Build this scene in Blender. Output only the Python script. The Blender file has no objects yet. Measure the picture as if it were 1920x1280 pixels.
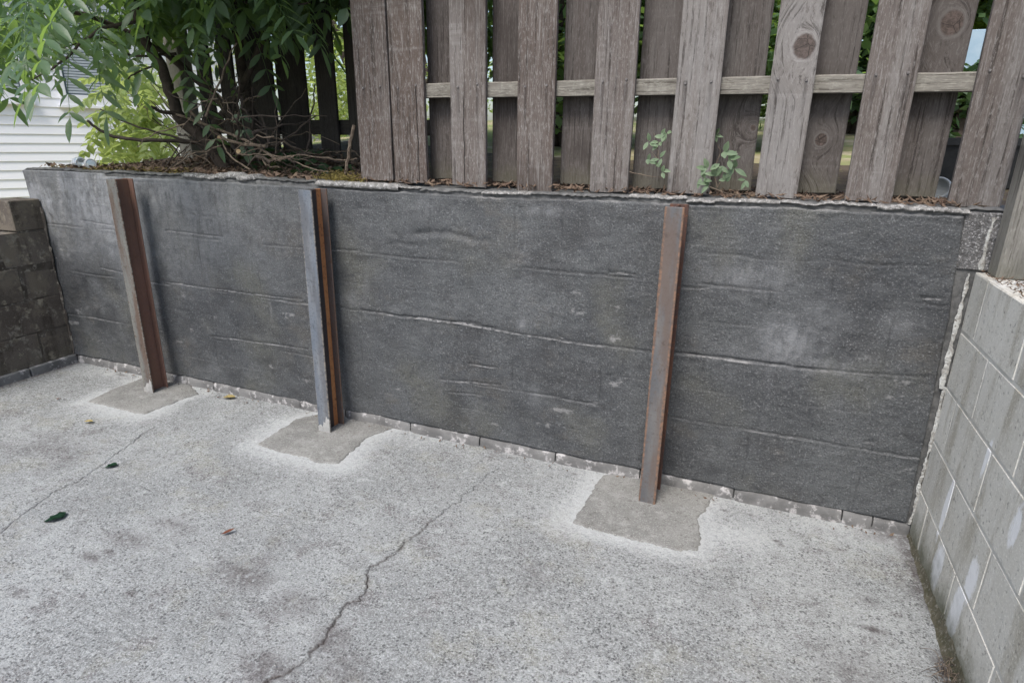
import bpy, bmesh, math, random
import numpy as np
from mathutils import Vector, Matrix, Euler
random.seed(7); rng = np.random.RandomState(11)
S = bpy.context.scene
COL = S.collection

# ------------------------------------------------------------------ camera
F_PX = 1137.2
CAM = Vector((0.4929, -2.3878, 1.4084))
_yaw, _pit, _roll = -0.3864, 0.3212, 0.0105
_f = Vector((math.sin(_yaw)*math.cos(_pit), math.cos(_yaw)*math.cos(_pit), -math.sin(_pit)))
_r0 = Vector((math.cos(_yaw), -math.sin(_yaw), 0)); _u0 = _r0.cross(_f)
_r = math.cos(_roll)*_r0 + math.sin(_roll)*_u0; _u = -math.sin(_roll)*_r0 + math.cos(_roll)*_u0
cam = bpy.data.cameras.new('camera'); cam.sensor_width = 36; cam.lens = 36*F_PX/1920
cam.clip_start = .02; cam.clip_end = 2000
co = bpy.data.objects.new('camera', cam); COL.objects.link(co)
co.matrix_world = Matrix(((_r.x, _u.x, -_f.x, CAM.x), (_r.y, _u.y, -_f.y, CAM.y), (_r.z, _u.z, -_f.z, CAM.z), (0, 0, 0, 1)))
S.camera = co
# ------------------------------------------------------------------ light
SUN_DIR = Vector((-.08, -.55, .82)).normalized()      # towards the sun
W = bpy.data.worlds.new('World'); S.world = W; W.use_nodes = True
sky = W.node_tree.nodes.new('ShaderNodeTexSky'); sky.sky_type = 'NISHITA'; sky.sun_disc = False
sky.sun_elevation = math.asin(SUN_DIR.z); sky.sun_rotation = math.atan2(SUN_DIR.x, SUN_DIR.y)
sky.air_density = 1.0; sky.dust_density = 3.0; sky.ozone_density = 1.0
W.node_tree.links.new(sky.outputs[0], W.node_tree.nodes['Background'].inputs[0])
W.node_tree.nodes['Background'].inputs[1].default_value = .115
sl = bpy.data.lights.new('sun', 'SUN'); sl.energy = 1.5; sl.angle = math.radians(20); sl.color = (1, .975, .945)
so = bpy.data.objects.new('sun', sl); COL.objects.link(so)
so.rotation_euler = SUN_DIR.to_track_quat('Z', 'Y').to_euler(); so.location = (0, -4, 8)
S.view_settings.view_transform = 'Standard'; S.view_settings.look = 'None'
S.view_settings.gamma = 1; S.view_settings.exposure = 1.04

# ------------------------------------------------------------------ pixel rays (photograph 1920x1280)
def ray(px, py): return _f*F_PX + _r*(px-960) - _u*(py-640)
def on(px, py, ax, val):
    d = ray(px, py); t = (val-CAM[ax])/d[ax]; return CAM + d*t

# ------------------------------------------------------------------ helpers
def link(o): COL.objects.link(o); return o
def child(o, p):
    o.parent = p
    o.matrix_parent_inverse = Matrix.Translation(p.location).inverted() if p.type == 'EMPTY' else p.matrix_basis.inverted()
    return o
def tag(o, label=None, cat=None, group=None, kind=None):
    if label: o['label'] = label
    if cat: o['category'] = cat
    if group: o['group'] = group
    if kind: o['kind'] = kind
    return o
def empty(name, loc, label=None, cat=None, group=None):
    o = link(bpy.data.objects.new(name, None)); o.location = loc; o.empty_display_size = .1
    return tag(o, label, cat, group)
def mesh_obj(name, me, m, parent=None, smooth=False):
    o = link(bpy.data.objects.new(name, me))
    if m is not None and not me.materials: me.materials.append(m)
    if smooth: me.polygons.foreach_set('use_smooth', [True]*len(me.polygons))
    if parent is not None: child(o, parent)
    return o
def bobj(name, bm, m, parent=None, smooth=False):
    me = bpy.data.meshes.new(name); bm.normal_update(); bm.to_mesh(me); bm.free()
    return mesh_obj(name, me, m, parent, smooth)
def box(bm, x0, x1, y0, y1, z0, z1, bev=0):
    r = bmesh.ops.create_cube(bm, size=1)
    for v in r['verts']:
        v.co = Vector(((x0+x1)/2+v.co.x*(x1-x0), (y0+y1)/2+v.co.y*(y1-y0), (z0+z1)/2+v.co.z*(z1-z0)))
    if bev:
        es = list({e for v in r['verts'] for e in v.link_edges})
        bmesh.ops.bevel(bm, geom=es, offset=bev, segments=1, affect='EDGES')
def tube(bm, pts, rad, seg=6, cap=True):
    pts = [Vector(p) for p in pts]; rings = []
    for i, p in enumerate(pts):
        t = (pts[min(i+1, len(pts)-1)]-pts[max(i-1, 0)]).normalized()
        a = t.orthogonal().normalized() if i == 0 else (a - t*a.dot(t)).normalized()
        b = t.cross(a); r = rad[i] if hasattr(rad, '__len__') else rad
        rings.append([bm.verts.new(p+(a*math.cos(2*math.pi*k/seg)+b*math.sin(2*math.pi*k/seg))*r) for k in range(seg)])
    for A, B in zip(rings, rings[1:]):
        for k in range(seg): bm.faces.new((A[k], A[(k+1) % seg], B[(k+1) % seg], B[k]))
    if cap: bm.faces.new(rings[0][::-1]); bm.faces.new(rings[-1])
def smooth_path(pts, n=4, wob=0):
    pts = [Vector(p) for p in pts]; out = []
    P = [pts[0]*2-pts[1]]+pts+[pts[-1]*2-pts[-2]]
    for i in range(1, len(P)-2):
        for k in range(n):
            t = k/n; a, b, c, d = P[i-1:i+3]
            q = .5*((2*b)+(c-a)*t+(2*a-5*b+4*c-d)*t*t+(3*b-a-3*c+d)*t**3)
            if wob: q += Vector((random.gauss(0, wob), random.gauss(0, wob), random.gauss(0, wob)))
            out.append(q)
    return out+[pts[-1]]
# 2-D value noise
_T = rng.rand(256, 256)
def vn(x, y):
    xi = np.floor(x).astype(int); yi = np.floor(y).astype(int); fx = x-xi; fy = y-yi
    fx = fx*fx*(3-2*fx); fy = fy*fy*(3-2*fy)
    a = _T[xi & 255, yi & 255]; b = _T[(xi+1) & 255, yi & 255]; c = _T[xi & 255, (yi+1) & 255]; d = _T[(xi+1) & 255, (yi+1) & 255]
    return (a*(1-fx)+b*fx)*(1-fy)+(c*(1-fx)+d*fx)*fy
def fbm(x, y, o=4):
    s = 0; a = .5
    for k in range(o): s = s+a*vn(x*2**k+17.3*k, y*2**k+5.1*k); a *= .5
    return s/(1-.5**o)
def pdist(X, Z, pts):
    best = np.full(X.shape, 9.); tt = np.zeros(X.shape)
    n = len(pts)-1
    for i in range(n):
        ax, az = pts[i]; bx, bz = pts[i+1]; dx, dz = bx-ax, bz-az
        t = np.clip(((X-ax)*dx+(Z-az)*dz)/(dx*dx+dz*dz+1e-12), 0, 1)
        d = np.hypot(X-ax-t*dx, Z-az-t*dz); m = d < best
        best = np.where(m, d, best); tt = np.where(m, (i+t)/n, tt)
    return best, tt
def sstep(a, b, x):
    t = np.clip((x-a)/(b-a), 0, 1); return t*t*(3-2*t)
def grid_mesh(name, V, col=None):          # V (n,m,3)
    n, m = V.shape[:2]
    idx = np.arange(n*m).reshape(n, m)
    f = np.stack([idx[:-1, :-1], idx[:-1, 1:], idx[1:, 1:], idx[1:, :-1]], -1).reshape(-1, 4)
    me = bpy.data.meshes.new(name); me.vertices.add(n*m); me.vertices.foreach_set('co', V.reshape(-1).astype(np.float32))
    me.loops.add(len(f)*4); me.loops.foreach_set('vertex_index', f.reshape(-1).astype(np.int32))
    me.polygons.add(len(f)); me.polygons.foreach_set('loop_start', np.arange(0, len(f)*4, 4, dtype=np.int32))
    me.polygons.foreach_set('use_smooth', np.ones(len(f), bool))
    me.update(calc_edges=True)
    if col is not None:
        a = me.color_attributes.new('wear_tone', 'FLOAT_COLOR', 'POINT')
        c = np.ones((n*m, 4), np.float32); c[:, :3] = col.reshape(-1, 3); a.data.foreach_set('color', c.reshape(-1))
    me.validate(); return me

# ------------------------------------------------------------------ material kit
class G:
    def __init__(s, name, rough=.8, spec=.3):
        s.m = bpy.data.materials.new(name); s.m.use_nodes = True; s.t = s.m.node_tree
        s.b = s.t.nodes['Principled BSDF']; s.b.inputs['Roughness'].default_value = rough
        s.b.inputs['Specular IOR Level'].default_value = spec
        s.pos = s.n('ShaderNodeNewGeometry').outputs['Position']
        s.obj = s.n('ShaderNodeTexCoord').outputs['Object']
    def n(s, typ, ins=(), **props):
        d = s.t.nodes.new(typ)
        for k, v in props.items(): setattr(d, k, v)
        for k, v in dict(ins).items(): s.set(d.inputs[k], v)
        return d
    def set(s, sock, v):
        if isinstance(v, bpy.types.NodeSocket): s.t.links.new(v, sock)
        else: sock.default_value = v
    def map(s, v, scale=(1, 1, 1), loc=(0, 0, 0)):
        return s.n('ShaderNodeMapping', {0: v, 1: loc, 3: scale}).outputs[0]
    def noise(s, scale, detail=4, rough=.6, v=None, dist=0):
        return s.n('ShaderNodeTexNoise', {'Vector': v or s.pos, 'Scale': scale, 'Detail': detail, 'Roughness': rough, 'Distortion': dist}).outputs[0]
    def vor(s, scale, v=None, feature='F1', rnd=1):
        return s.n('ShaderNodeTexVoronoi', {'Vector': v or s.pos, 'Scale': scale, 'Randomness': rnd}, feature=feature).outputs[0]
    def rng(s, v, a, b, c=0, d=1, smooth=True):
        return s.n('ShaderNodeMapRange', {0: v, 1: a, 2: b, 3: c, 4: d}, interpolation_type='SMOOTHSTEP' if smooth else 'LINEAR').outputs[0]
    def mth(s, op, a, b=0, c=0):
        return s.n('ShaderNodeMath', {0: a, 1: b, 2: c}, operation=op).outputs[0]
    def mix(s, f, a, b, blend='MIX'):
        c4 = lambda v: (*v, 1) if isinstance(v, tuple) and len(v) == 3 else v
        return s.n('ShaderNodeMix', {0: f, 6: c4(a), 7: c4(b)}, data_type='RGBA', blend_type=blend).outputs[2]
    def attr(s, name, typ='GEOMETRY'):
        return s.n('ShaderNodeAttribute', attribute_name=name, attribute_type=typ)
    def sep(s, v): return s.n('ShaderNodeSeparateXYZ', {0: v}).outputs
    def bump(s, h, strength=.5, dist=.01, prev=None):
        ins = {'Height': h, 'Strength': strength, 'Distance': dist}
        if prev is not None: ins['Normal'] = prev
        return s.n('ShaderNodeBump', ins).outputs[0]
    def done(s, col, normal=None, rough=None):
        s.set(s.b.inputs['Base Color'], (*col, 1) if isinstance(col, tuple) and len(col) == 3 else col)
        if normal is not None: s.set(s.b.inputs['Normal'], normal)
        if rough is not None: s.set(s.b.inputs['Roughness'], rough)
        return s.m
    def rand(s): return s.n('ShaderNodeObjectInfo').outputs['Random']

def m_pavement():
    g = G('aggregate_concrete', .9, .2)
    w = g.sep(g.attr('wear_tone').outputs['Color'])
    fine = g.noise(150, 3, .8); fin2 = g.noise(260, 2, .7); mid = g.noise(48, 4, .75); big = g.noise(1.7, 4, .6); med = g.noise(7, 5, .7)
    off = lambda x, y: g.map(g.pos, (1, 1, 1), (x, y, 0))
    base = g.mix(g.rng(big, .38, .62), (.232, .242, .240), (.312, .325, .322))
    base = g.mix(g.rng(med, .50, .66, 0, .75), base, (.198, .203, .199))
    base = g.mix(g.rng(g.noise(3.2, 5, .7, v=off(8, 2)), .53, .64, 0, .6), base, (.262, .262, .228))
    base = g.mix(g.rng(g.noise(5, 6, .75, v=off(3, 7)), .55, .64, 0, .7), base, (.160, .152, .152))
    base = g.mix(g.rng(g.noise(9, 5, .75, v=off(13, 4)), .56, .66, 0, .65), base, (.41, .426, .425))
    base = g.mix(g.rng(mid, .52, .64, 0, .7), base, (.38, .394, .393))
    base = g.mix(g.rng(fine, .53, .62, 0, .65), base, (.49, .507, .505))
    pit = g.rng(g.mth('ADD', g.mth('MULTIPLY', fine, .72), g.mth('MULTIPLY', mid, .33)), .43, .485, 1, 0)
    pit2 = g.mth('MULTIPLY', g.rng(g.vor(62, rnd=1), .34, .20, 0, 1), g.rng(g.noise(23, 3, .7), .46, .56))
    pit = g.mth('MAXIMUM', g.mth('MULTIPLY', pit, g.rng(g.noise(5, 4), .3, .6, .5, 1)), g.mth('MULTIPLY', pit2, .8))
    pit = g.mth('MULTIPLY', pit, g.mth('SUBTRACT', 1, g.mth('MULTIPLY', w[0], .8)))
    base = g.mix(g.mth('MULTIPLY', w[0], g.rng(mid, .35, .6, .5, .85)), base, (.47, .485, .485))
    base = g.mix(g.mth('MULTIPLY', pit, .88), base, (.058, .057, .060))
    blot = g.mth('MULTIPLY', w[1], g.rng(g.noise(40, 4, .7), .34, .54))
    base = g.mix(g.mth('MULTIPLY', blot, .8), base, (.080, .066, .066))
    base = g.mix(w[2], base, (.060, .043, .037))
    h = g.mth('ADD', fine, g.mth('MULTIPLY', mid, 1.2))
    return g.done(base, g.bump(h, .7, .007))
def m_patch():
    g = G('fresh_concrete', .9, .2)
    a = g.noise(3.5, 4); f = g.noise(190, 3, .7); p = g.noise(70, 3, .7)
    c = g.mix(g.rng(a, .3, .7), (.155, .155, .147), (.225, .225, .212))
    c = g.mix(g.rng(g.noise(14, 5, .7), .5, .66, 0, .5), c, (.29, .29, .28))
    c = g.mix(g.rng(f, .5, .64, 0, .6), c, (.37, .37, .355))
    c = g.mix(g.rng(p, .36, .44, .6, 0), c, (.11, .105, .095))
    return g.done(c, g.bump(g.mth('ADD', f, p), .4, .004))
def m_membrane():
    g = G('grey_waterproofing', .62, .35)
    w = g.sep(g.attr('wear_tone').outputs['Color'])
    st = g.noise(150, 3, .75); cl = g.noise(48, 5, .7); big = g.noise(1.9, 5, .6, dist=.4); med = g.noise(8, 5, .65)
    c = g.mix(g.rng(big, .34, .66), (.057, .060, .063), (.098, .103, .105))
    c = g.mix(g.rng(g.noise(3.1, 3, .5, v=g.map(g.pos, (1, 1, .8), (5, 3, 1))), .5, .72, 0, .85), c, (.100, .101, .088))
    c = g.mix(g.rng(g.noise(2.7, 5, .65, v=g.map(g.pos, (1, 1, 1.4), (2, 9, 4))), .50, .68, 0, .6), c, (.040, .040, .041))
    c = g.mix(g.rng(g.noise(3.6, 5, .65, v=g.map(g.pos, (1, 1, 1.2), (7, 1, 2))), .55, .70, 0, .5), c, (.105, .098, .086))
    streak = g.noise(14, 4, .6, v=g.map(g.pos, (1, 1, .12)))
    c = g.mix(g.rng(streak, .55, .75, 0, .35), c, (.13, .134, .14))
    c = g.mix(g.rng(med, .55, .78, 0, .35), c, (.115, .121, .122))
    c = g.mix(g.rng(st, .55, .67, 0, .6), c, (.24, .245, .25))
    c = g.mix(g.rng(st, .46, .34, 0, .7), c, (.026, .027, .030))
    c = g.mix(g.rng(cl, .46, .34, 0, .5), c, (.05, .052, .058))
    c = g.mix(g.rng(g.noise(17, 5, .7, v=g.map(g.pos, (.7, 1, 1.3))), .5, .68, 0, .25), c, (.13, .136, .137))
    grey = g.mth('MULTIPLY', w[2], g.rng(g.noise(26, 5, .75, v=g.map(g.pos, (1, 1, .45))), .3, .62, .2, 1))
    c = g.mix(grey, c, (.25, .257, .265))
    c = g.mix(g.mth('MULTIPLY', w[1], .85), c, (.016, .017, .019))  # dark mask: seams, cracks, stains, plus painted post and corner shade
    pale = g.mth('MULTIPLY', w[0], g.rng(g.noise(70, 4, .75, v=g.map(g.pos, (.5, 1, 1))), .40, .56))
    c = g.mix(g.mth('MULTIPLY', pale, .85), c, (.36, .355, .35))
    h = g.mth('ADD', g.mth('MULTIPLY', st, .9), g.mth('MULTIPLY', cl, 1.1))
    return g.done(c, g.bump(h, .65, .006), g.rng(med, .3, .7, .52, .78))
def m_block(name, tones, stain, pale, stain_amt=.5, spots=.3, moss=0., eff=False):
    g = G(name, .92, .2)
    r = g.rand(); big = g.noise(2.3, 4); med = g.noise(11, 5, .65); f = g.noise(170, 3, .7); pit = g.noise(60, 3, .7)
    c = g.mix(r, tones[0], tones[1])
    c = g.mix(g.rng(big, .35, .65, 0, .8), c, tones[2])
    drip = g.noise(12, 4, .6, v=g.map(g.pos, (1, 1, .15)))
    c = g.mix(g.rng(drip, .46, .66, 0, stain_amt), c, stain)
    c = g.mix(g.rng(med, .55, .68, 0, spots), c, pale)
    c = g.mix(g.rng(g.noise(5.5, 6, .75), .55, .66, 0, spots*.8), c, stain)
    c = g.mix(g.rng(g.noise(19, 5, .8), .60, .68, 0, spots), c, pale)
    c = g.mix(g.rng(f, .5, .7, 0, .35), c, tuple(min(1, v*1.5) for v in tones[1]))
    c = g.mix(g.rng(pit, .42, .30, 0, .6), c, tuple(v*.3 for v in tones[0]))
    if not eff:
        c = g.mix(g.rng(g.noise(4.2, 6, .75), .48, .62, 0, .75), c, (.16, .138, .108))
        c = g.mix(g.rng(g.noise(8, 6, .8, v=g.map(g.pos, (1, 1, 1), (4, 4, 4))), .55, .64, 0, .6), c, (.25, .235, .20))
    if eff:
        P3 = g.sep(g.pos); en = g.noise(34, 6, .85, v=g.map(g.pos, (1, 1, .35))); tot = None
        for (px, py, ly, lz) in [(1772, 955, .016, .10), (1757, 1060, .042, .07), (1822, 1085, .030, .06), (1790, 1150, .034, .09), (1775, 1215, .016, .07), (1850, 860, .012, .05), (1905, 985, .02, .05)]:
            p = on(px, py, 0, 1.156)
            dy = g.mth('DIVIDE', g.mth('SUBTRACT', g.mth('ADD', P3[1], g.mth('MULTIPLY', P3[2], .06)), p.y+.06*p.z), ly); dz = g.mth('DIVIDE', g.mth('SUBTRACT', P3[2], p.z), lz)
            q = g.rng(g.mth('ADD', g.mth('ADD', g.mth('MULTIPLY', dy, dy), g.mth('MULTIPLY', dz, dz)), g.mth('MULTIPLY', g.mth('SUBTRACT', en, .5), 6)), 1.9, .7)
            tot = q if tot is None else g.mth('MAXIMUM', tot, q)
        c = g.mix(g.mth('MULTIPLY', tot, .9), c, (.84, .85, .86))
    if moss:
        z = g.sep(g.pos)[2]
        mm = g.mth('MULTIPLY', g.rng(g.mth('ADD', z, g.mth('MULTIPLY', med, .22)), .28, .10, 0, 1), moss)
        c = g.mix(mm, c, (.085, .088, .048))
    return g.done(c, g.bump(g.mth('ADD', f, g.mth('MULTIPLY', pit, .8)), .45, .004))
def m_simple(name, a, b, scale=20, rough=.85, bump=.4, bscale=120, spec=.25, bd=.003, c3=None):
    g = G(name, rough, spec)
    c = g.mix(g.rng(g.noise(scale, 5, .65), .35, .65), a, b)
    if c3: c = g.mix(g.rng(g.noise(scale*2.7, 4, .65), .52, .66), c, c3)
    return g.done(c, g.bump(g.noise(bscale, 3, .7), bump, bd))
def m_wood(name, tones, grain_dark, knotcol=(.062, .048, .042), green=.0):
    g = G(name, .85, .2)
    r = g.rand(); o = g.obj
    k = g.attr('knot', 'OBJECT').outputs['Vector']; kk = g.sep(k); oo = g.sep(o)
    dx = g.mth('SUBTRACT', oo[0], kk[0]); dz = g.mth('SUBTRACT', oo[2], kk[1])
    d = g.mth('SQRT', g.mth('ADD', g.mth('MULTIPLY', dx, dx), g.mth('MULTIPLY', g.mth('MULTIPLY', dz, dz), .75)))
    inf = g.mth('MULTIPLY', g.rng(d, .0, .16, 1, 0), g.rng(kk[2], 0, .004, 0, 1))
    # grain bends round the knot
    rings = g.mth('MULTIPLY', d, 1.0)
    xw = g.mth('ADD', g.mth('MULTIPLY', oo[0], g.mth('SUBTRACT', 1, inf)), g.mth('MULTIPLY', rings, inf))
    off = g.mth('MULTIPLY', r, 37.0)
    vec = g.n('ShaderNodeCombineXYZ', {0: xw, 1: g.mth('ADD', oo[1], off), 2: g.mth('MULTIPLY', oo[2], g.mth('ADD', .035, g.mth('MULTIPLY', inf, .05)))}).outputs[0]
    gr = g.noise(85, 4, .7, v=vec); gf = g.noise(260, 3, .7, v=vec); gb = g.noise(14, 3, .6, v=vec)
    po = g.n('ShaderNodeVectorMath', {0: o, 1: g.n('ShaderNodeCombineXYZ', {0: off, 1: off, 2: off}).outputs[0]}, operation='ADD').outputs[0]
    pat = g.noise(5, 4, .6, v=g.map(po, (1, 1, .5))); band = g.noise(9, 4, .7, v=g.map(po, (.15, 1, 2.2)))
    tn = g.attr('tone', 'OBJECT').outputs['Fac']
    c = g.mix(tn, tones[0], tones[1])
    c = g.mix(g.mth('MULTIPLY', g.rng(pat, .40, .66, 0, .8), g.mth('ADD', .35, g.mth('MULTIPLY', tn, .65))), c, tones[2])
    c = g.mix(g.rng(band, .55, .72, 0, .35), c, tones[3])
    c = g.mix(g.rng(gb, .42, .62, 0, .6), c, tones[0])
    c = g.mix(g.rng(gr, .48, .34, 0, .75), c, grain_dark)
    c = g.mix(g.rng(g.noise(170, 3, .8, v=g.map(po, (1, 1, .25))), .5, .66, 0, .45), c, tones[3])
    c = g.mix(g.rng(g.noise(60, 5, .8, v=g.map(po, (1, 1, .35))), .54, .66, 0, .5), c, tuple(v*.6 for v in tones[0]))
    c = g.mix(g.rng(g.noise(2.2, 3, .6, v=g.map(po, (1, 1, .8))), .52, .7, 0, .6), c, tuple(v*.55 for v in tones[0]))
    c = g.mix(g.rng(gf, .54, .68, 0, .45), c, tones[3])
    kr = g.mth('DIVIDE', d, g.mth('MAXIMUM', kk[2], .001))
    kr = g.mth('ADD', kr, g.mth('MULTIPLY', g.mth('SUBTRACT', g.noise(22, 4, v=po), .5), .75))
    kw = g.noise(70, 4, .7, v=po)
    kc = g.mix(g.rng(kw, .4, .62, 0, .8), knotcol, tuple(v*2.0 for v in knotcol))
    kc = g.mix(g.rng(g.vor(21, v=po, feature='DISTANCE_TO_EDGE'), .035, .0, 0, .85), kc, (.015, .012, .01))
    has = g.rng(kk[2], 0, .004, 0, 1)
    c = g.mix(g.mth('MULTIPLY', g.rng(kr, 1.35, 1.1, 0, .4), has), c, tones[3])
    c = g.mix(g.mth('MULTIPLY', g.rng(kr, 1.1, .8, 0, .92), has), c, kc)
    nx_ = g.mth('DIVIDE', g.mth('SUBTRACT', g.mth('ABSOLUTE', g.mth('ADD', oo[0], g.mth('MULTIPLY', g.mth('SUBTRACT', gr, .5), .02))), .045), .007)
    ns = g.mth('MULTIPLY', g.rng(g.mth('MULTIPLY', nx_, nx_), 1.6, 0, 0, .45), g.mth('MULTIPLY', g.rng(oo[2], .22, .38), g.rng(oo[2], .402, .392)))
    c = g.mix(ns, c, (.03, .025, .024))
    sp = g.sep(g.attr('split', 'OBJECT').outputs['Vector'])
    sx = g.mth('ABSOLUTE', g.mth('ADD', g.mth('SUBTRACT', oo[0], sp[0]), g.mth('MULTIPLY', g.mth('SUBTRACT', g.noise(9, 3, v=g.n('ShaderNodeCombineXYZ', {2: oo[2]}).outputs[0]), .5), .02)))
    c = g.mix(g.mth('MULTIPLY', g.rng(sx, .0030, .0012), g.mth('MULTIPLY', sp[2], g.rng(oo[2], sp[1], g.mth('SUBTRACT', sp[1], .05)))), c, (.012, .010, .009))
    if green:
        zz = g.mth('ADD', oo[2], g.mth('MULTIPLY', g.noise(18, 4, v=po), .12))
        c = g.mix(g.rng(zz, .16, .06, 0, green), c, (.13, .13, .075))
    h = g.mth('ADD', gr, g.mth('MULTIPLY', gf, .6))
    return g.done(c, g.bump(h, .55, .004))
def m_steel(name, core, edge, edge_w, rust, amt, half=.036, metal=.25, rough=.55, stripe=None):
    g = G(name, rough, .4); g.b.inputs['Metallic'].default_value = metal
    o = g.sep(g.obj); n1 = g.noise(9, 5, .65, v=g.map(g.obj, (1, 1, .25))); n2 = g.noise(70, 4, .7); n3 = g.noise(4, 4, v=g.map(g.obj, (3, 3, .5)))
    c = g.mix(g.rng(n1, .35, .65), core[0], core[1])
    c = g.mix(g.rng(n3, .46, .62, 0, amt), c, rust)
    ex = g.mth('ADD', g.mth('ABSOLUTE', o[0]), g.mth('MULTIPLY', g.mth('SUBTRACT', n1, .5), .022))
    c = g.mix(g.rng(ex, half-edge_w-.003, half-edge_w+.003), c, g.mix(g.rng(n2, .4, .6), edge, rust))
    if stripe:
        y = g.mth('ADD', g.mth('SUBTRACT', o[1], g.mth('MULTIPLY', o[2], .016)), g.mth('MULTIPLY', g.mth('SUBTRACT', n1, .5), .014))
        s = g.mth('MULTIPLY', g.rng(y, stripe[0], stripe[0]+.006), g.rng(y, stripe[1], stripe[1]-.006))
        c = g.mix(s, c, g.mix(g.rng(n1, .4, .6), (.42, .19, .075), (.36, .15, .06)))
    c = g.mix(g.rng(n2, .54, .66, 0, .55), c, rust)
    c = g.mix(g.rng(g.noise(28, 5, .75), .56, .68, 0, .5), c, tuple(v*.5 for v in rust))
    return g.done(c, g.bump(n2, .3, .002), g.rng(n2, .3, .7, rough-.1, rough+.25))
def m_leaf(name, top, alt, trans, tw=.45, rough=.42):
    g = G(name, rough, .5)
    r = g.rand(); c = g.mix(g.rng(g.noise(6, 3), .35, .65), top, alt)
    c = g.mix(g.mth('MULTIPLY', r, .45), c, tuple(v*.75 for v in top))
    m = g.done(c, g.bump(g.noise(70, 3), .25, .004))
    tr = g.n('ShaderNodeBsdfTranslucent', {'Color': (*trans, 1)})
    mx = g.n('ShaderNodeMixShader', {0: tw, 1: g.b.outputs[0], 2: tr.outputs[0]})
    out = [n for n in g.t.nodes if n.type == 'OUTPUT_MATERIAL'][0]
    g.t.links.new(mx.outputs[0], out.inputs['Surface']); return m

M = {}
M['pave'] = m_pavement(); M['patch'] = m_patch(); M['memb'] = m_membrane()
M['block_r'] = m_block('pale_block', ((.50, .488, .445), (.68, .665, .61), (.57, .552, .495)), (.34, .312, .25), (.76, .745, .70), .7, .4, .9, True)
M['mortar_r'] = m_simple('pale_mortar', (.62, .61, .565), (.46, .445, .40), 7)
M['block_l'] = m_block('stained_block', ((.115, .100, .085), (.135, .118, .102), (.060, .048, .040)), (.034, .027, .022), (.27, .245, .19), .75, 1.0, .25)
M['mortar_l'] = m_simple('stained_mortar', (.095, .083, .071), (.055, .046, .038), 11, c3=(.21, .195, .165))
M['core'] = m_simple('wall_concrete', (.075, .076, .075), (.15, .15, .147), 30, bump=.7, bscale=90)
M['rough'] = m_simple('rough_concrete', (.085, .083, .082), (.17, .168, .166), 60, bump=1, bscale=110, bd=.008, c3=(.42, .42, .42))
M['foot'] = m_simple('footing_concrete', (.115, .114, .112), (.185, .184, .18), 9, bump=.8, bscale=90, c3=(.40, .39, .385))
M['cap'] = m_simple('crumbly_mortar', (.30, .293, .28), (.15, .146, .14), 34, bump=1, bscale=90, bd=.009, c3=(.48, .475, .465))
M['caulk'] = m_simple('white_mortar', (.55, .555, .53), (.33, .32, .295), 45, bump=1, bscale=110, bd=.007, c3=(.24, .225, .20))
M['wood'] = m_wood('weathered_cedar', ((.098, .077, .066), (.212, .202, .194), (.192, .177, .164), (.310, .298, .287)), (.028, .023, .020), green=.0)
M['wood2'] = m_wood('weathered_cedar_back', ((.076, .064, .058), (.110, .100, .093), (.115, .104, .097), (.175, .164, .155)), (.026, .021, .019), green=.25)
M['rail'] = m_wood('rail_timber', ((.12, .108, .092), (.225, .212, .185), (.25, .236, .205), (.37, .36, .31)), (.045, .037, .03))
M['wood_shaded'] = m_wood('shaded_cedar', ((.050, .044, .041), (.070, .062, .057), (.082, .074, .068), (.11, .10, .094)), (.020, .017, .016))  # cedar with the shade under the tree put into its colour
M['post_wood'] = m_wood('post_timber', ((.20, .19, .165), (.24, .228, .20), (.27, .258, .228), (.33, .32, .29)), (.09, .08, .07), green=.2)
M['nail'] = m_simple('nail_steel', (.10, .09, .09), (.22, .21, .2), 300, .5)
RUST = (.23, .10, .055)
M['st1f'] = m_steel('galvanised_flange', ((.21, .21, .19), (.135, .13, .125)), (.24, .225, .195), .005, (.13, .085, .062), .8)
M['st1w'] = m_steel('red_rust_web', ((.19, .102, .076), (.135, .080, .064)), (.19, .102, .076), .0, (.22, .12, .08), .5, half=9, metal=0, rough=.8)
M['st2f'] = m_steel('blue_mill_scale', ((.145, .168, .20), (.235, .245, .255)), (.28, .25, .21), .004, (.095, .095, .10), .6)
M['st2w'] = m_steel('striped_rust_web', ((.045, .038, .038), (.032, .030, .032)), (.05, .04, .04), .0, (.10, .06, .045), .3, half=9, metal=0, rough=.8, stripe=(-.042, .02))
M['st3f'] = m_steel('rust_edged_flange', ((.115, .117, .123), (.18, .174, .168)), (.25, .15, .10), .011, (.14, .105, .088), .8)
M['st3w'] = m_steel('brown_rust_web', ((.09, .05, .04), (.06, .04, .035)), (.09, .05, .04), .0, RUST, .4, half=9, metal=0, rough=.8)
M['st2r'] = m_steel('brown_steel', ((.105, .085, .08), (.075, .066, .066)), (.14, .10, .085), .003, (.15, .09, .06), .4)
M['drip'] = m_simple('white_drips', (.68, .68, .66), (.58, .58, .56), 60)
M['soil'] = m_simple('garden_soil', (.075, .058, .044), (.13, .10, .075), 9, .95, 1, 60, bd=.01, c3=(.16, .14, .07))
M['lawn'] = m_simple('dry_lawn', (.20, .24, .085), (.33, .28, .17), 1.2, .95, .8, 30, bd=.02, c3=(.42, .36, .26))
M['earth'] = m_simple('earth', (.12, .11, .08), (.17, .16, .10), 2, .95)
M['moss'] = m_simple('yellow_moss', (.20, .165, .045), (.12, .10, .035), 45, .95, 1, 150, bd=.006, c3=(.27, .20, .07))
M['gmoss'] = m_simple('green_moss', (.075, .072, .045), (.115, .105, .075), 30, .95, 1, 130, bd=.006, c3=(.20, .19, .16))
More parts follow.
